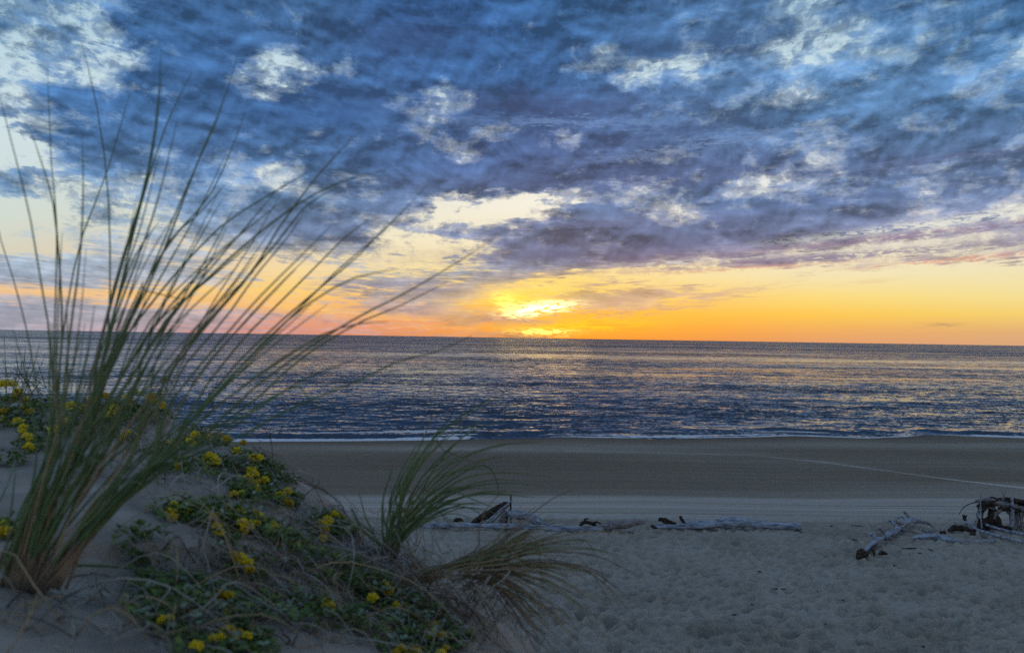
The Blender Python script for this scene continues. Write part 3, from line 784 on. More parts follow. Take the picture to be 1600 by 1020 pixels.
C = [[(905,762),(870,775),(838,797),(800,830),(765,862)], [(850,800),(815,825),(780,850),(750,872)], [(1010,838),(920,830),(830,850),(760,875)],
 [(940,945),(870,905),(820,893),(760,884)], [(905,1025),(850,975),(800,930),(750,893)], [(880,1035),(835,975),(790,925),(745,892)],
 [(960,1010),(900,945),(840,905),(770,885)], [(800,755),(764,789),(749,826),(738,863)], [(870,815),(835,828),(795,850),(755,873)],
 [(990,960),(930,900),(860,880),(780,878)], [(850,1040),(815,975),(775,920),(740,895)], [(940,1040),(880,980),(820,925),(760,890)],
 [(900,850),(840,850),(790,862)], [(1000,900),(930,868),(850,862),(780,872)], [(820,842),(785,860)], [(780,1000),(765,950),(735,905)]]
tuft('dead_grass_clump', 'drooping brown dead grass clump hanging off the dune edge', 'grass tuft',
     (632, 900), 1.78, C, [(9999, [(735, 880), (690, 886), (632, 896)])], 110, (.5, .98), .10, .0017, 13, ['brown', 'straw', 'green2'], jit=12, base_spread=9, brown=.25, base_sink=.01)
D = [[(6,520),(8,560),(9,600)], [(24,545),(27,580)], [(40,540),(38,575),(42,605)], [(57,560),(54,600)], [(62,535),(50,580)], [(15,575),(30,600)]]
tuft('marram_grass', 'sparse thin upright stalks behind the yellow flowers at the left edge', 'grass tuft',
     (32, 620), 2.7, D, [(9999, [(32, 622)])], 10, (.5, 1.0), .08, .0016, 17, ['dark_stem', 'green2', 'dark_stem'], jit=10, base_spread=24, group='marram grass tufts on the dune')

# fallen blades lying over the sand of the dune
fallen = [([(110,715),(150,725),(190,745),(250,795),(330,850),(400,880)], 'stem', 'long pale grey blade arching down from the big tuft over bare sand'),
 ([(55,862),(85,905),(110,950),(130,1000)], 'green', 'short green blade curving down beneath the big tuft'),
 ([(60,925),(45,965),(25,1000),(5,1028)], 'straw', 'pale straw blade lying in the bottom left corner'),
 ([(95,882),(180,885),(270,895),(380,900),(470,925)], 'green', 'long flat green blade lying across bare sand below the big tuft'),
 ([(195,905),(235,925),(300,940),(350,975),(372,1030)], 'green', 'green blade bending down to the bottom edge left of the flowers'),
 ([(150,905),(200,950),(255,985),(270,1030)], 'green2', 'dull blade running down to the bottom edge under the big tuft'),
 ([(270,640),(290,760),(330,900),(345,1010)], 'stem', 'thin pale stalk standing in front of the flower mat'),
 ([(30,700),(10,760),(-10,800)], 'green', 'short blade leaning out of the left edge beside the big tuft')]
for path, mk_, lab in fallen:
    pts = []
    for i, (x, y) in enumerate(path):
        h, ok = dune_hit(x, y); Y = h.y-(.04+.05*math.sin(PI*i/(len(path)-1)))
        pts.append(P(x, y, Y))
    mb = MB(); blade(mb, pts, 18, .0024, .0005, .4)
    o = mb.build('fallen_blade', M[mk_], at=pts[0]); tag(o, lab, 'grass blade', 'fallen blades on the dune')

# arching dead stems against the sea and beach
twigs = [([(300,668),(350,662),(395,660),(420,680),(426,710),(425,740)], 'dark dead stem arching over the right shoulder of the flower mat', .0017),
 ([(395,700),(415,712),(450,740),(485,755),(505,790),(500,822)], 'curly dead stem looping beside the outermost flowers', .0014),
 ([(430,745),(470,752),(520,775),(545,810),(560,838)], 'thin dead runner dropping along the dune edge toward the middle tuft', .0013),
 ([(320,655),(332,640),(326,615),(342,600)], 'small hooked dead twig above the flower mat in front of the sea', .0012),
 ([(460,800),(480,770),(500,760),(512,772)], 'short bent dead twig over the dune edge', .0013)]
for path, lab, r in twigs:
    pts = []
    h, _ = dune_hit(*path[-1]); h2, _ = dune_hit(*path[0]); Y0 = (h2.y if h2.y < 3 else h.y)
    for i, (x, y) in enumerate(path):
        t = i/(len(path)-1); pts.append(P(x, y, Y0*(1-t)+h.y*t-.02))
    mb = MB(); mb.tube(spline(pts, 26), [r*(1.1-.4*i/25) for i in range(26)], 5, rough=.3)
    for k in range(3):
        c = spline(pts, 12)[3+2*k]; e = c+np.array([rnd.uniform(-.04, .04), rnd.uniform(-.02, .02), rnd.uniform(.01, .05)])
        mb.tube(spline([c, (c+e)/2+np.array([.008, 0, .004]), e], 6), [r*.6, r*.55, r*.5, r*.4, r*.3, r*.2], 4)
    o = mb.build('dead_twig', M['dark_stem'], at=pts[0]); tag(o, lab, 'dead twig', 'dead twigs along the dune edge')

# uncountable litter of dry stems over the dune
def litter():
    rg = random.Random(23)
    mbs = {'stem': MB(), 'dark_stem': MB(), 'straw': MB()}
    zones = [((280, 460), (680, 900), 90, 1.0), ((450, 700), (790, 1010), 210, 1.0), ((120, 300), (650, 760), 60, .9), ((600, 760), (880, 1030), 130, .9), ((0, 320), (900, 1015), 40, 1.0), ((240, 460), (880, 1015), 90, 1.0), ((540, 660), (830, 900), 90, .7)]
    for (xa, xb), (ya, yb), cnt, sc in zones:
        for k in range(int(cnt*2.0)):
            x, y = rg.uniform(xa, xb), rg.uniform(ya, yb)
            h, ok = dune_hit(x, y)
            if not ok and rg.random() < .55: continue
            a = rg.uniform(0, 2*PI); big = rg.random() < .06; L = rg.uniform(.22, .42) if big else rg.uniform(.04, .17)*sc
            p = np.array(h); pts = []
            curl = rg.gauss(0, .35 if big else 1.1)
            for i in range(5):
                pts.append(p.copy()); a += curl*.35+rg.gauss(0, .35)
                p = p+np.array([math.cos(a)*L/4, math.sin(a)*L/4*.8, 0])
            zz = dune_z([q[0] for q in pts], [q[1] for q in pts])
            lift = rg.uniform(.02, .09) if big else rg.uniform(.0, .04)
            for i, q in enumerate(pts):
                q[2] = zz[i]+lift*math.sin(PI*i/4)+rg.uniform(-.004, .01)
            if not ok:
                for i, q in enumerate(pts): q[2] = max(q[2], h.z-.05*i*rg.random())
            u = rg.random(); w = 'stem' if u < .42 else ('dark_stem' if u < .72 else 'straw')
            rr = rg.uniform(.0010, .0021) if big else rg.uniform(.0006, .0016)
            if big and w == 'dark_stem': w = 'stem'
            mbs[w].tube(spline(pts, 10), [rr*(1.1-i*.07) for i in range(10)], 4)
    # roots hanging free under the dead clump
    for k in range(110):
        x, y = rg.uniform(640, 800), rg.uniform(890, 960)
        p = np.array(P(x, y, rg.uniform(1.55, 1.85))); pts = []
        a = rg.uniform(0, 2*PI)
        for i in range(6):
            pts.append(p.copy()); a += rg.gauss(0, .9)
            p = p+np.array([math.cos(a)*.022+.004, math.sin(a)*.012, -.012+math.sin(a*1.7)*.02])
        rr = rg.uniform(.0005, .0013); w = 'dark_stem' if rg.random() < .75 else 'stem'
        mbs[w].tube(spline(pts, 12), [rr*(1.1-i*.05) for i in range(12)], 4)
    root = empty('grass_litter', (-.6, 1.5, CZ-.45), 'tangle of dry stems and roots strewn over the dune', 'grass litter'); root['kind'] = 'stuff'
    nm = {'stem': 'pale_stems', 'dark_stem': 'dark_roots', 'straw': 'straw_stems'}
    for k, mb in mbs.items():
        o = mb.build(nm[k], M[k], root); o['kind'] = 'stuff'
litter()

# ------------------------------------------------------------------ yellow sea medick
def floret_head(seed, mat):
    rg = random.Random(seed); V = []; Fc = []
    def lobe(c, d, s, n0):
        d = Vector(d).normalized(); q = d.to_track_quat('Z', 'Y').to_matrix()
        rings = [(0, .25), (.35, .85), (.7, .95), (1.0, .45)]
        vs = []
        for (h, r) in rings:
            for j in range(6):
                a = j*PI/3
                v = q @ Vector((math.cos(a)*r*s*.42, math.sin(a)*r*s*.26, h*s)); vs.append(Vector(c)+v)
        f = []
        for i in range(3):
            for j in range(6):
                k = (j+1) % 6; f.append((n0+i*6+j, n0+i*6+k, n0+i*6+6+k, n0+i*6+6+j))
        f.append(tuple(n0+18+j for j in range(6)))
        return vs, f
    for k in range(22):
        z = 1-1.55*(k+.5)/22; a = k*2.39996; r = math.sqrt(max(0, 1-z*z))
        d = (r*math.cos(a)+rg.gauss(0, .12), r*math.sin(a)+rg.gauss(0, .12), z+rg.gauss(0, .1))
        vs, f = lobe((d[0]*.28, d[1]*.28, d[2]*.22), d, rg.uniform(.6, .85), len(V))
        V += vs; Fc += f
    me = bpy.data.meshes.new('flower_head'); me.from_pydata([tuple(v) for v in V], [], Fc); me.materials.append(mat)
    me.polygons.foreach_set('use_smooth', np.ones(len(me.polygons), bool)); return me
heads = [floret_head(1, M['petal']), floret_head(2, M['petal']), floret_head(3, M['petal_o'])]
def leaves(mb, c, n, spread, rg, size=.010, up=.02):
    for k in range(n):
        a = rg.uniform(0, 2*PI); d = spread*math.sqrt(rg.random())
        x = c[0]+math.cos(a)*d; y = c[1]+math.sin(a)*d
        z = float(dune_z(x, y)[0]); zz = max(z, c[2]-.05)+rg.uniform(.002, up)
        if z < c[2]-.08: zz = c[2]-rg.uniform(.0, .04)
        o = np.array([x, y, zz]); yaw = rg.uniform(0, 2*PI)
        for t in range(3):
            ya = yaw+t*2.094+rg.gauss(0, .2); tilt = rg.uniform(-.2, 1.0); L = size*rg.uniform(.7, 1.3); W = L*.36
            dr = np.array([math.cos(ya)*math.cos(tilt), math.sin(ya)*math.cos(tilt), math.sin(tilt)]); sd_ = np.array([-math.sin(ya), math.cos(ya), 0])
            upv = np.cross(dr, sd_)
            fold = -upv*W*.5
            v = [o, o+dr*L*.45+sd_*W-fold*.7, o+dr*L*.85+sd_*W*.75-fold*.6, o+dr*L, o+dr*L*.85-sd_*W*.75-fold*.6, o+dr*L*.45-sd_*W-fold*.7, o+dr*L*.5]
            mb.add(v, [(0, 6, 1), (6, 2, 1), (6, 3, 2), (6, 4, 3), (6, 5, 4), (0, 5, 6)])
PL = [([(6,600),(19,600),(8,626),(39,627),(30,612)], 'five-headed flowering plant at the far left of the dune crest', 60, .10),
 ([(2,655),(28,659),(47,644),(36,668),(14,642)], 'bushy flowering plant just below the far left crest plant', 60, .09),
 ([(43,683),(45,696)], 'pair of golden heads low beside the big tuft, above bare sand', 16, .04),
 ([(84,672),(105,660),(100,634)], 'flowering plant seen through the left blades of the big tuft', 40, .09),
 ([(143,625),(174,646),(169,621)], 'flowering plant on the crest seen through the middle of the big tuft', 50, .08),
 ([(188,631),(199,620),(212,614),(199,636),(180,640)], 'topmost yellow cluster on the crest right of the big tuft', 50, .07),
 ([(242,627),(249,634),(236,620),(226,640)], 'orange-yellow cluster at the right end of the crest beside the sea', 44, .07),
 ([(197,677),(260,692),(277,719)], 'straggling plant with three scattered heads behind leaning blades', 40, .10),
 ([(306,681),(320,679),(341,681)], 'row of three yellow heads on the skyline over the sea', 44, .07),
 ([(324,714),(331,715)], 'small pale yellow twin head on a stalk below the skyline row', 16, .04),
 ([(370,705),(394,715),(392,735),(390,749),(380,692)], 'dull greenish yellow plant along the right shoulder of the dune', 60, .08),
 ([(403,753),(411,751),(395,756),(377,771)], 'bright yellow wide cluster near the right shoulder', 40, .06),
 ([(448,769),(444,783),(440,772)], 'small yellow pair at the outermost right shoulder', 26, .05),
 ([(271,789),(282,795),(264,800)], 'yellow pair at the left end of the main flower row', 30, .06),
 ([(316,794),(325,799),(355,794),(360,799),(338,823),(345,803)], 'brightest dense row of yellow heads in the middle of the mat', 60, .08),
 ([(398,802),(392,817),(379,817),(404,808)], 'dense yellow cluster right of the brightest row', 40, .06),
 ([(426,819),(430,826)], 'single round yellow head at the right end of the main row', 18, .04),
 ([(512,812),(508,828),(522,805),(500,820)], 'lone yellow plant on the slope left of the middle tuft', 60, .08),
 ([(365,867),(388,879)], 'faint small yellow heads on bare sand below the main row', 24, .07),
 ([(359,930),(363,953),(343,928)], 'trio of yellow heads in the dark patch near the bottom', 50, .08),
 ([(374,987),(367,996),(343,996),(304,1008),(360,985)], 'low yellow plant at the bottom edge left of centre', 50, .09),
 ([(516,947),(510,941)], 'single yellow head on the dark slope below the lone plant', 40, .08),
 ([(602,914),(582,934),(620,945)], 'three spaced yellow heads under the dead grass clump', 60, .09),
 ([(669,981),(682,975),(690,993),(696,1012),(676,990),(662,990)], 'large yellow cluster at the lowest right end of the dune', 70, .08),
 ([(627,1014),(653,1018)], 'pair of yellow heads cut by the bottom edge beside the largest cluster', 30, .06),
 ([(7,819),(3,828)], 'golden head at the left edge beside the foot of the big tuft', 6, .02),
 ([(253,968)], 'dim yellow head on a green sprig near the bottom left', 26, .06)]
rg = random.Random(41); MIDS = [f for p in PL for f in p[0]]
for fl, lab, nl, spread in PL:
    cx = sum(f[0] for f in fl)/len(fl); cy = sum(f[1] for f in fl)/len(fl)
    c, ok = dune_hit(cx, cy+10)
    c = Vector((c.x, c.y, float(dune_z(c.x, c.y)[0])))
    root = empty('sea_medick', c, lab, 'flowering plant', 'yellow sea medick on the dune')
    lm = MB(); lp = MB()
    for (x, y) in [q for f in fl for q in ([f] if len(fl) > 4 and rg.random() < .4 else [f, (f[0]+rg.uniform(-13, 13), f[1]+rg.uniform(-3, 12))])]:
        h, ok = dune_hit(x, y); Y = h.y-(.055 if ok else .0); p = P(x, y, Y)
        r = 8.2/1200*Y*rg.uniform(.75, 1.2)*(1.0 if nl > 10 else 1.2)
        o = bpy.data.objects.new('flower_head', rg.choice(heads)); COL.objects.link(o); o.parent = root
        o.location = p-c; o.scale = (r, r, r*.9); o.rotation_euler = (rg.gauss(0, .4), rg.gauss(0, .4), rg.uniform(0, 6))
        leaves(lm, (p.x, p.y+.03, p.z-.02), 14, .04, rg, .012, .008)
        f = np.array([p.x+rg.uniform(-.01, .01), p.y+.02, float(dune_z(p.x, p.y+.02)[0])-.01])
        pp = np.array(p); sm = MB(); sm.tube(spline([f, (f+pp)/2+np.array([.004, 0, 0]), pp], 6), .0011, 4); sm.build('stalk', M['green2'], root)
    leaves(lm, c, int(nl*1.2), spread, rg, .013, .018)
    leaves(lp, c, max(4, int(nl*.22)), spread, rg, .012, .035)
    lm.build('foliage', M['leaf'], root, smooth=False); lp.build('pale_foliage', M['leaf_pale'], root, smooth=False);
LP = [((12,722), 'dark green leaf patch on sand at the left edge', 26, .05), ((222,856), 'isolated dark green sprig on bare sand in the left foreground', 34, .05),
 ((262,925), 'dark green patch of leaves above the dim yellow head', 60, .07), ((245,945), 'low leaf patch beside the bottom flowers', 30, .05),
 ((470,965), 'dark leaf patch on the slope near the bottom centre', 60, .09), ((560,905), 'leafy mat at the foot of the middle tuft', 70, .08),
 ((450,850), 'small leaf sprig on the slope between main row and dead clump', 30, .06), ((330,950), 'dark leaves filling between the bottom flower plants', 60, .10),
 ((640,960), 'dark leaves between the three spaced heads and the largest cluster', 70, .08), ((300,735), 'grey-green leaves under the skyline row', 60, .12), ((600,985),'dark leaves near the bottom edge left of the largest cluster', 60, .09), ((400,780), 'leaves between the wide cluster and the row below', 60, .07), ((330,800), 'leaves woven through the brightest flower row', 70, .09), ((420,740), 'leaves under the wide yellow cluster on the shoulder', 70, .09), ((500,880), 'leaves on the lower slope left of the dead clump', 70, .10), ((20,640), 'dark leaf mass among the far left flowers', 120, .16), ((180,650), 'leaf mass along the crest behind the big tuft', 120, .16)]
for (x, y), lab, n_, spd in LP:
    c, ok = dune_hit(x, y+4); c = Vector((c.x, c.y, float(dune_z(c.x, c.y)[0])))
    root = empty('leaf_patch', c, lab, 'leafy plant', 'leafy plants without flowers on the dune')
    lm = MB(); leaves(lm, c, int(n_*1.4), spd, rg, .013, .03); lm.build('foliage', M['leaf'], root, smooth=False)
    lp = MB(); leaves(lp, c, max(5, n_//6), spd, rg, .012, .034); lp.build('pale_foliage', M['leaf_pale'], root, smooth=False)

# ------------------------------------------------------------------ driftwood on the beach
def pxr(w, Y): return w/2/F*Y
class Drift:
    def __init__(s, name, base, label, cat, group='driftwood lying on the beach'):
        s.o = base if isinstance(base, Vector) else G(*base); s.root = empty(name, s.o, label, cat, group); s.Y = s.o.y; s.k = 0
    def limb(s, part, path, w, mat='wood', sides=10, dY=0.0, dY1=None, rough=.35, n=18, label=None):
        """path px; w = widths px list"""
        k = len(path); pts = []
        for i, (x, y) in enumerate(path):
            t = i/(k-1); pts.append(P(x, y-1.6, s.Y+dY+((dY1 if dY1 is not None else dY)-dY)*t))
        c = spline(pts, n); ww = np.interp(np.linspace(0, 1, n), np.linspace(0, 1, len(w)), w)
        rad = [pxr(a, s.Y) for a in ww]
        rad[0] *= .8; rad[-1] *= .75
        mb = MB(); s.k += 1; mb.tube(c, rad, sides, 1.0, rough, seed=s.k+int(path[0][0]))
        o = mb.build(part, M[mat], s.root)
        if label: o['label'] = label
        return o
d = Drift('driftwood_log', (790, 829), 'long thin bleached log lying left to right behind the dead grass clump', 'driftwood')
d.limb('trunk', [(657,824.5),(700,822.5),(760,823),(810,824),(860,826),(905,828),(944,828.5)], [5,8,7,8,9,10,10,9], n=34)
d.limb('knot', [(668,824),(680,819),(690,821)], [4,5,3])
d = Drift('driftwood_plank', (745,822), 'dark plank propped up at a slant against the upright stake', 'driftwood')
d.limb('plank', [(738,820),(765,803),(797,788)], [8,12,10], 'wood_dark', dY=.35, rough=.5)
d = Drift('driftwood_pole', (765,824), 'pale thin pole leaning over the dark plank', 'driftwood')
d.limb('pole', [(756,822),(778,802),(801,783)], [4,4,2.5], 'wood', 7)
d = Drift('driftwood_pole', (772,822), 'second pale stick leaning beside the first on the dark plank', 'driftwood')
d.limb('pole', [(768,818),(784,802),(799,788)], [3,3,2], 'wood_mid', 6, dY=.1)
d = Drift('stake', (798,822), 'thin dark stake standing upright above the driftwood pile', 'stake')
d.limb('stake_shaft', [(798.5,823),(798,800),(798.2,773)], [3.2,2.8,2.2], 'wood_dark', 6, rough=.1)
d = Drift('driftwood_stump', (788,822), 'dark blue-grey broken stump at the foot of the stake', 'driftwood')
d.limb('stump', [(782,822),(786,812),(792,800)], [9,11,8], 'wood_mid', rough=.6); d.limb('splinter', [(790,821),(792,808),(796,798)], [5,5,3], 'wood_dark')
d = Drift('driftwood_log', (830,826), 'short curved bleached log resting right of the stake', 'driftwood')
d.limb('trunk', [(793,803),(812,806),(832,812),(850,821),(862,826)], [9,13,12,10,6], 'wood', n=22); d.limb('branch_stub', [(832,808),(838,811),(836,818)], [6,6,5], 'wood_mid')
d = Drift('driftwood_log', (960,830), 'dull mauve-grey log tapering to the right, half sunk in sand', 'driftwood')
d.limb('trunk', [(925,829),(950,824),(980,820),(1008,816)], [6,14,11,4], 'wood_mid', n=22)
d = Drift('driftwood_root', (915,826), 'small dark knotted root between the long log and the mauve log', 'driftwood')
d.limb('root', [(905,824),(913,817),(925,820),(936,825)], [3,5,5,3], 'wood_dark', rough=.7); d.limb('root_tip', [(912,818),(914,813),(920,811)], [3,3,1.5], 'wood_dark'); d.limb('root_tip', [(925,820),(932,817),(940,820)], [4,3,2], 'wood_dark')
d = Drift('driftwood_piece', (716,822), 'small brown wood piece behind the left end of the long log', 'driftwood')
d.limb('chunk', [(706,818),(716,813),(726,818)], [3,7,4], 'wood_dark', dY=.6, rough=.6)
d = Drift('driftwood_log', (1140,827), 'biggest bleached log, thick in the middle, lying alone at centre right', 'driftwood')
d.limb('trunk', [(1080,822),(1112,820),(1140,818),(1165,818),(1190,821),(1222,823),(1251,824)], [4,11,17,15,11,10,12], 'wood', 12, n=40, rough=.25)
d.limb('branch', [(1022,825),(1050,824.5),(1085,823),(1118,821)], [8,8,9,8], 'wood', n=20, dY=-.15)
d.limb('branch', [(1068,819),(1090,818),(1112,818)], [4,6,6], 'wood', dY=.25)
d.limb('broken_branch', [(1029,812),(1040,815),(1056,820)], [5,8,5], 'wood_dark', rough=.6)
d.limb('branch_stub', [(1062,808),(1066,814),(1070,821)], [5,5,6], 'wood_dark')
d.limb('root_end', [(1017,822),(1026,827),(1036,830)], [3,5,3], 'wood_dark', rough=.6, dY=-.2)
d = Drift('driftwood_piece', (1252,833), 'tiny dark splinter in front of the biggest log', 'driftwood'); d.limb('chunk', [(1248,833),(1254,833)], [2,2], 'wood_dark', 6, n=5)

# gnarled log running away from the viewer
g0, g1 = G(1346, 873), G(1432, 826)
root = empty('driftwood_log', g0, 'gnarled knotty log running away up the beach with a black root end', 'driftwood', 'driftwood lying on the beach')
def seg3(part, pts, rad, mat, n=20, sides=10, rough=.4, seed=1, parent=None):
    mb = MB(); c = spline(pts, n); rr = np.interp(np.linspace(0, 1, n), np.linspace(0, 1, len(rad)), rad); mb.tube(c, list(rr), sides, 1, rough, seed)
    return mb.build(part, M[mat], parent)
def Gz(px, py, lift): p = G(px, py); p.z += lift; return p
gp = [Gz(1350,868,.10), Gz(1366,858,.20), Gz(1385,846,.17), Gz(1402,836,.20), Gz(1420,826,.24), Gz(1438,822,.18)]
seg3('trunk', gp, [.04,.09,.045,.09,.05,.08,.04], 'wood', 34, 10, .8, 3, root)
seg3('root_end', [Gz(1339,874,.03), Gz(1348,872,.13), Gz(1356,870,.08)], [.05,.15,.05], 'wood_dark', 10, 9, .8, 5, root)
for (a, b, c_, la, lb) in (((1370,855),(1362,850),(1357,853),.2,.3), ((1388,845),(1376,838),(1368,841),.15,.25), ((1404,836),(1392,828),(1384,830),.2,.3), ((1420,826),(1408,820),(1395,826),.2,.25),
                           ((1425,824),(1414,818),(1412,822),.2,.45), ((1382,848),(1392,851),(1398,850),.15,.12), ((1366,858),(1364,866),(1366,871),.15,.05), ((1408,834),(1420,838),(1436,838),.15,.1), ((1430,824),(1450,826),(1460,830),.2,.1), ((1415,830),(1402,832),(1399,826),.2,.35)):
    seg3('branch_stub', [Gz(*a, la), Gz(*b, (la+lb)/2+.05), Gz(*c_, lb)], [.06,.045,.015], rnd.choice(['wood_mid', 'wood', 'wood_dark']), 8, 7, .5, a[0], root)
def onbeach(name, pts, lab, rad, mat, n=14, part=None, lift=.04, sides=8, rough=.4, grp='driftwood lying on the beach'):
    ps = [Gz(x, y+1.5, lift+.07+(l[0] if l else 0)) for x, y, *l in pts]
    mb = MB(); c = spline(ps, n); rr = np.interp(np.linspace(0, 1, n), np.linspace(0, 1, len(rad)), rad); mb.tube(c, list(rr), sides, 1, rough, seed=int(pts[0][0]))
    o = mb.build(name, M[mat], at=ps[0]); tag(o, lab, 'driftwood', grp); return o
onbeach('driftwood_piece', [(1373,870),(1379,868),(1386,870)], 'small dark lump beside the black root end of the gnarled log', [.03,.07,.03], 'wood_dark')
onbeach('driftwood_log', [(1424,845),(1440,842),(1460,842),(1480,846),(1497,848),(1530,849),(1558,849)], 'smooth blue-grey log with a tapering tail lying below the gnarled log\'s far end', [.03,.07,.09,.10,.08,.03,.025,.02], 'wood', 30)
onbeach('driftwood_pole', [(1508,826,.15),(1530,832),(1560,841),(1602,852)], 'long pale pole slanting toward the lower right in front of the shelter', [.05,.05,.045,.04], 'wood', 20)
onbeach('driftwood_pole', [(1540,828,.1),(1570,832),(1610,840)], 'second pale pole lying closer to the foot of the shelter', [.04,.045,.04], 'wood', 16)
onbeach('driftwood_pole', [(1545,850),(1555,846),(1548,842)], 'short forked stick at the end of the tapering tail', [.015,.02,.015], 'wood_mid')
onbeach('driftwood_root', [(1483,832),(1495,830,.06),(1510,831),(1525,833)], 'low dark brown wood heap left of the shelter foot', [.04,.09,.07,.04], 'wood_dark', rough=.7)
onbeach('driftwood_piece', [(1440,832),(1452,834),(1460,833)], 'small grey wood piece right of the gnarled log', [.03,.06,.03], 'wood_mid')
onbeach('driftwood_piece', [(1470,836),(1476,835)], 'little dark chunk between tapering log and brown heap', [.05,.05], 'wood_dark', 6)
onbeach('driftwood_piece', [(1516,838),(1524,838)], 'little dark chunk under the long pale pole', [.04,.04], 'wood_dark', 6)
labs = [((1330,821),(1351,822),'dark stick lying alone between the biggest log and the gnarled log'), ((1406,857),(1440,857),'longest thin dark stick right of the small lump'), ((1449,858),(1458,860),'short dark stick just right of the longest thin one'),
 ((1434,864),(1441,865),'tiny dark stick below the longest thin one'), ((1330,843),(1340,844),'faint dark stick left of the gnarled log'), ((1392,883),(1400,884),'dark bit of wood below the gnarled log'), ((1205,920),(1228,921),'flat dark stick on open sand right of centre'),
 ((1143,962),(1151,961),'dark scrap on open sand low at centre right'), ((1173,944),(1177,946),'dark dot of wood above the low scrap'), ((1272,918),(1278,925),'small slanting twig on open sand'), ((1315,938),(1319,939),'dark dot of wood right of the slanting twig'), ((1288,975),(1292,976),'dark dot of wood near the bottom right'),
 ((1440,1011),(1446,1012),'dark scrap at the bottom edge on the right'), ((1183,893),(1190,893),'dark fleck of wood midway down the open sand'), ((980,832),(990,833),'dark splinter under the mauve-grey log'), ((1240,829),(1250,829),'thin splinter below the right end of the biggest log'), ((1296,822),(1301,822),'dark dot of wood just right of the biggest log'), ((1535,886),(1541,887),'dark scrap on the sand below the poles')]
for a, b, lab in labs:
    onbeach('beach_stick', [a, ((a[0]+b[0])/2, (a[1]+b[1])/2-.5), b], lab, [.008, .018, .009], 'wood_dark', 8, lift=-.035, sides=6, grp='small dark sticks scattered on the sand')
d = Drift('driftwood_stump', (1510,822), 'small dark upright stub left of the shelter', 'driftwood'); d.limb('stump', [(1510,822),(1508,813),(1505,806)], [4,4,6], 'wood_dark', 8, rough=.5); d.limb('twig', [(1508,812),(1511,806)], [2.5,1.5], 'wood_dark', 6, n=5)

# shelter of roots and branches at the right edge
d = Drift('driftwood_shelter', (1560,828), 'dark shelter of heaped roots and branches with an arched opening at the right edge', 'driftwood shelter', None)
L_ = d.limb
L_('root_leg', [(1529,830),(1538,822),(1550,810),(1556,797)], [10,20,15,8], 'wood_dark', 12, rough=.5)
L_('root_leg', [(1556,830),(1556,816),(1552,801),(1545,788)], [9,12,9,8], 'wood_dark', 12, rough=.5)
L_('root_leg', [(1541,829),(1545,820),(1550,812)], [16,14,8], 'wood_dark', 12, rough=.5, dY=.2)
L_('root_leg', [(1529,800),(1536,796),(1544,788)], [5,8,9], 'wood_dark', 10, rough=.6, dY=-.1)
L_('root_leg', [(1583,829),(1583,815),(1579,802),(1567,792)], [9,9,8,7], 'wood_mid', 12, rough=.5)
L_('root_leg', [(1586,830),(1584,812),(1580,795)], [8,9,8], 'wood_dark', 10, rough=.5, dY=.2)
L_('root_leg', [(1556,806),(1566,798),(1575,796),(1582,790)], [3,5,6,6], 'wood_mid', 8, rough=.3)
L_('arch_branch', [(1553,812),(1557,802),(1564,797)], [5,5,5], 'wood_mid', 8, dY=-.1)
L_('fallen_root', [(1550,830),(1565,826),(1580,828)], [5,8,6], 'wood_dark', 10, rough=.5)
L_('top_branch', [(1524,785),(1545,782),(1562,788),(1585,795),(1612,797)], [5,6,8,9,8], 'wood_mid', 10, rough=.4)
L_('top_branch', [(1528,793),(1550,786),(1575,784),(1600,788),(1625,792)], [8,9,8,9,8], 'wood_dark', 10, rough=.5, dY=.3)
L_('top_branch', [(1540,781),(1552,779),(1560,786),(1558,792)], [3,4,4,3], 'wood_dark', 8)
L_('top_branch', [(1570,780),(1590,785),(1620,785)], [5,7,7], 'wood_dark', 9, dY=.1)
L_('top_branch', [(1560,795),(1590,799),(1630,800)], [5,6,6], 'wood_dark', 9, dY=-.1)
for x, w, mt in ((1590,7,'wood'), (1597,6,'wood_mid'), (1606,8,'wood'), (1615,7,'wood_dark'), (1624,8,'wood_mid')):
    L_('post', [(x+1,832),(x-1,812),(x,792)], [w,w*.9,w*.8], mt, 9, rough=.4, dY=rnd.uniform(-.15,.15))
L_('upright_branch', [(1581,826),(1582,800),(1581,778)], [6,5,4], 'wood', 8, dY=-.2)
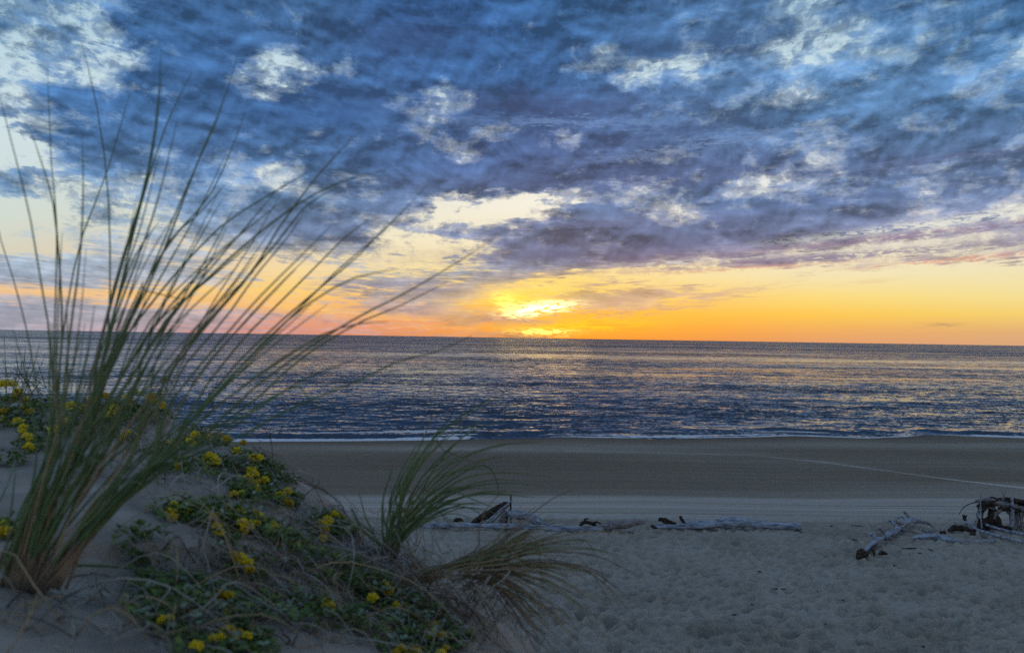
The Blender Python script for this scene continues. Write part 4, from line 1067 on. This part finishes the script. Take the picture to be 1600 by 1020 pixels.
L_('thin_pole', [(1534,828),(1532,790),(1534,763)], [2.2,1.8,1.0], 'wood', 6, rough=.1, dY=-.25)
L_('thin_pole', [(1565,790),(1567,775),(1564,765)], [1.6,1.3,.8], 'wood_mid', 6, rough=.1)
L_('thin_pole', [(1568,790),(1570,772),(1575,762)], [1.6,1.2,.6], 'wood_mid', 6, rough=.1)
L_('bent_twig', [(1498,805),(1507,793),(1520,787),(1534,785)], [1.0,1.4,1.6,2], 'wood_dark', 6, rough=.1)
L_('bent_twig', [(1530,812),(1526,806),(1529,796)], [2,1.6,1.4], 'wood_dark', 6)
for k_ in range(22):
    xa = rnd.uniform(1526, 1606); ya = rnd.uniform(780, 800); a_ = rnd.uniform(-.5, .9) if k_ < 14 else rnd.uniform(1.1, 1.9); l_ = rnd.uniform(14, 34)
    xb = xa+l_*math.cos(a_); yb = min(828, ya+l_*math.sin(a_)*(.5 if k_ < 14 else 1)); w_ = rnd.uniform(1.5, 4.5)
    if k_ >= 14 and 1554 < xa < 1580: continue
    L_('twisted_branch', [(xa, ya), ((xa+xb)/2, (ya+yb)/2-rnd.uniform(-3, 5)), (xb, yb)], [w_, w_*.9, w_*.4], rnd.choice(['wood_dark', 'wood_dark', 'wood_mid', 'wood']), 7, rough=.5, dY=rnd.uniform(-.35, .35), n=10)
L_('base_log', [(1535,831),(1560,830),(1600,834)], [5,6,5], 'wood', 9)
L_('base_log', [(1565,834),(1590,838),(1630,842)], [7,8,7], 'wood', 9, dY=-.4)

# ------------------------------------------------------------------ render settings
SC.view_settings.view_transform = 'Standard'; SC.view_settings.look = 'None'
SC.view_settings.exposure = 0; SC.view_settings.gamma = 1
SC.cycles.use_denoising = False
SC.cycles.use_adaptive_sampling = True; SC.cycles.adaptive_threshold = .012
SC.cycles.caustics_reflective = False; SC.cycles.caustics_refractive = False; SC.cycles.sample_clamp_indirect = 2.0
SC.cycles.max_bounces = 4; SC.cycles.diffuse_bounces = 2; SC.cycles.glossy_bounces = 2
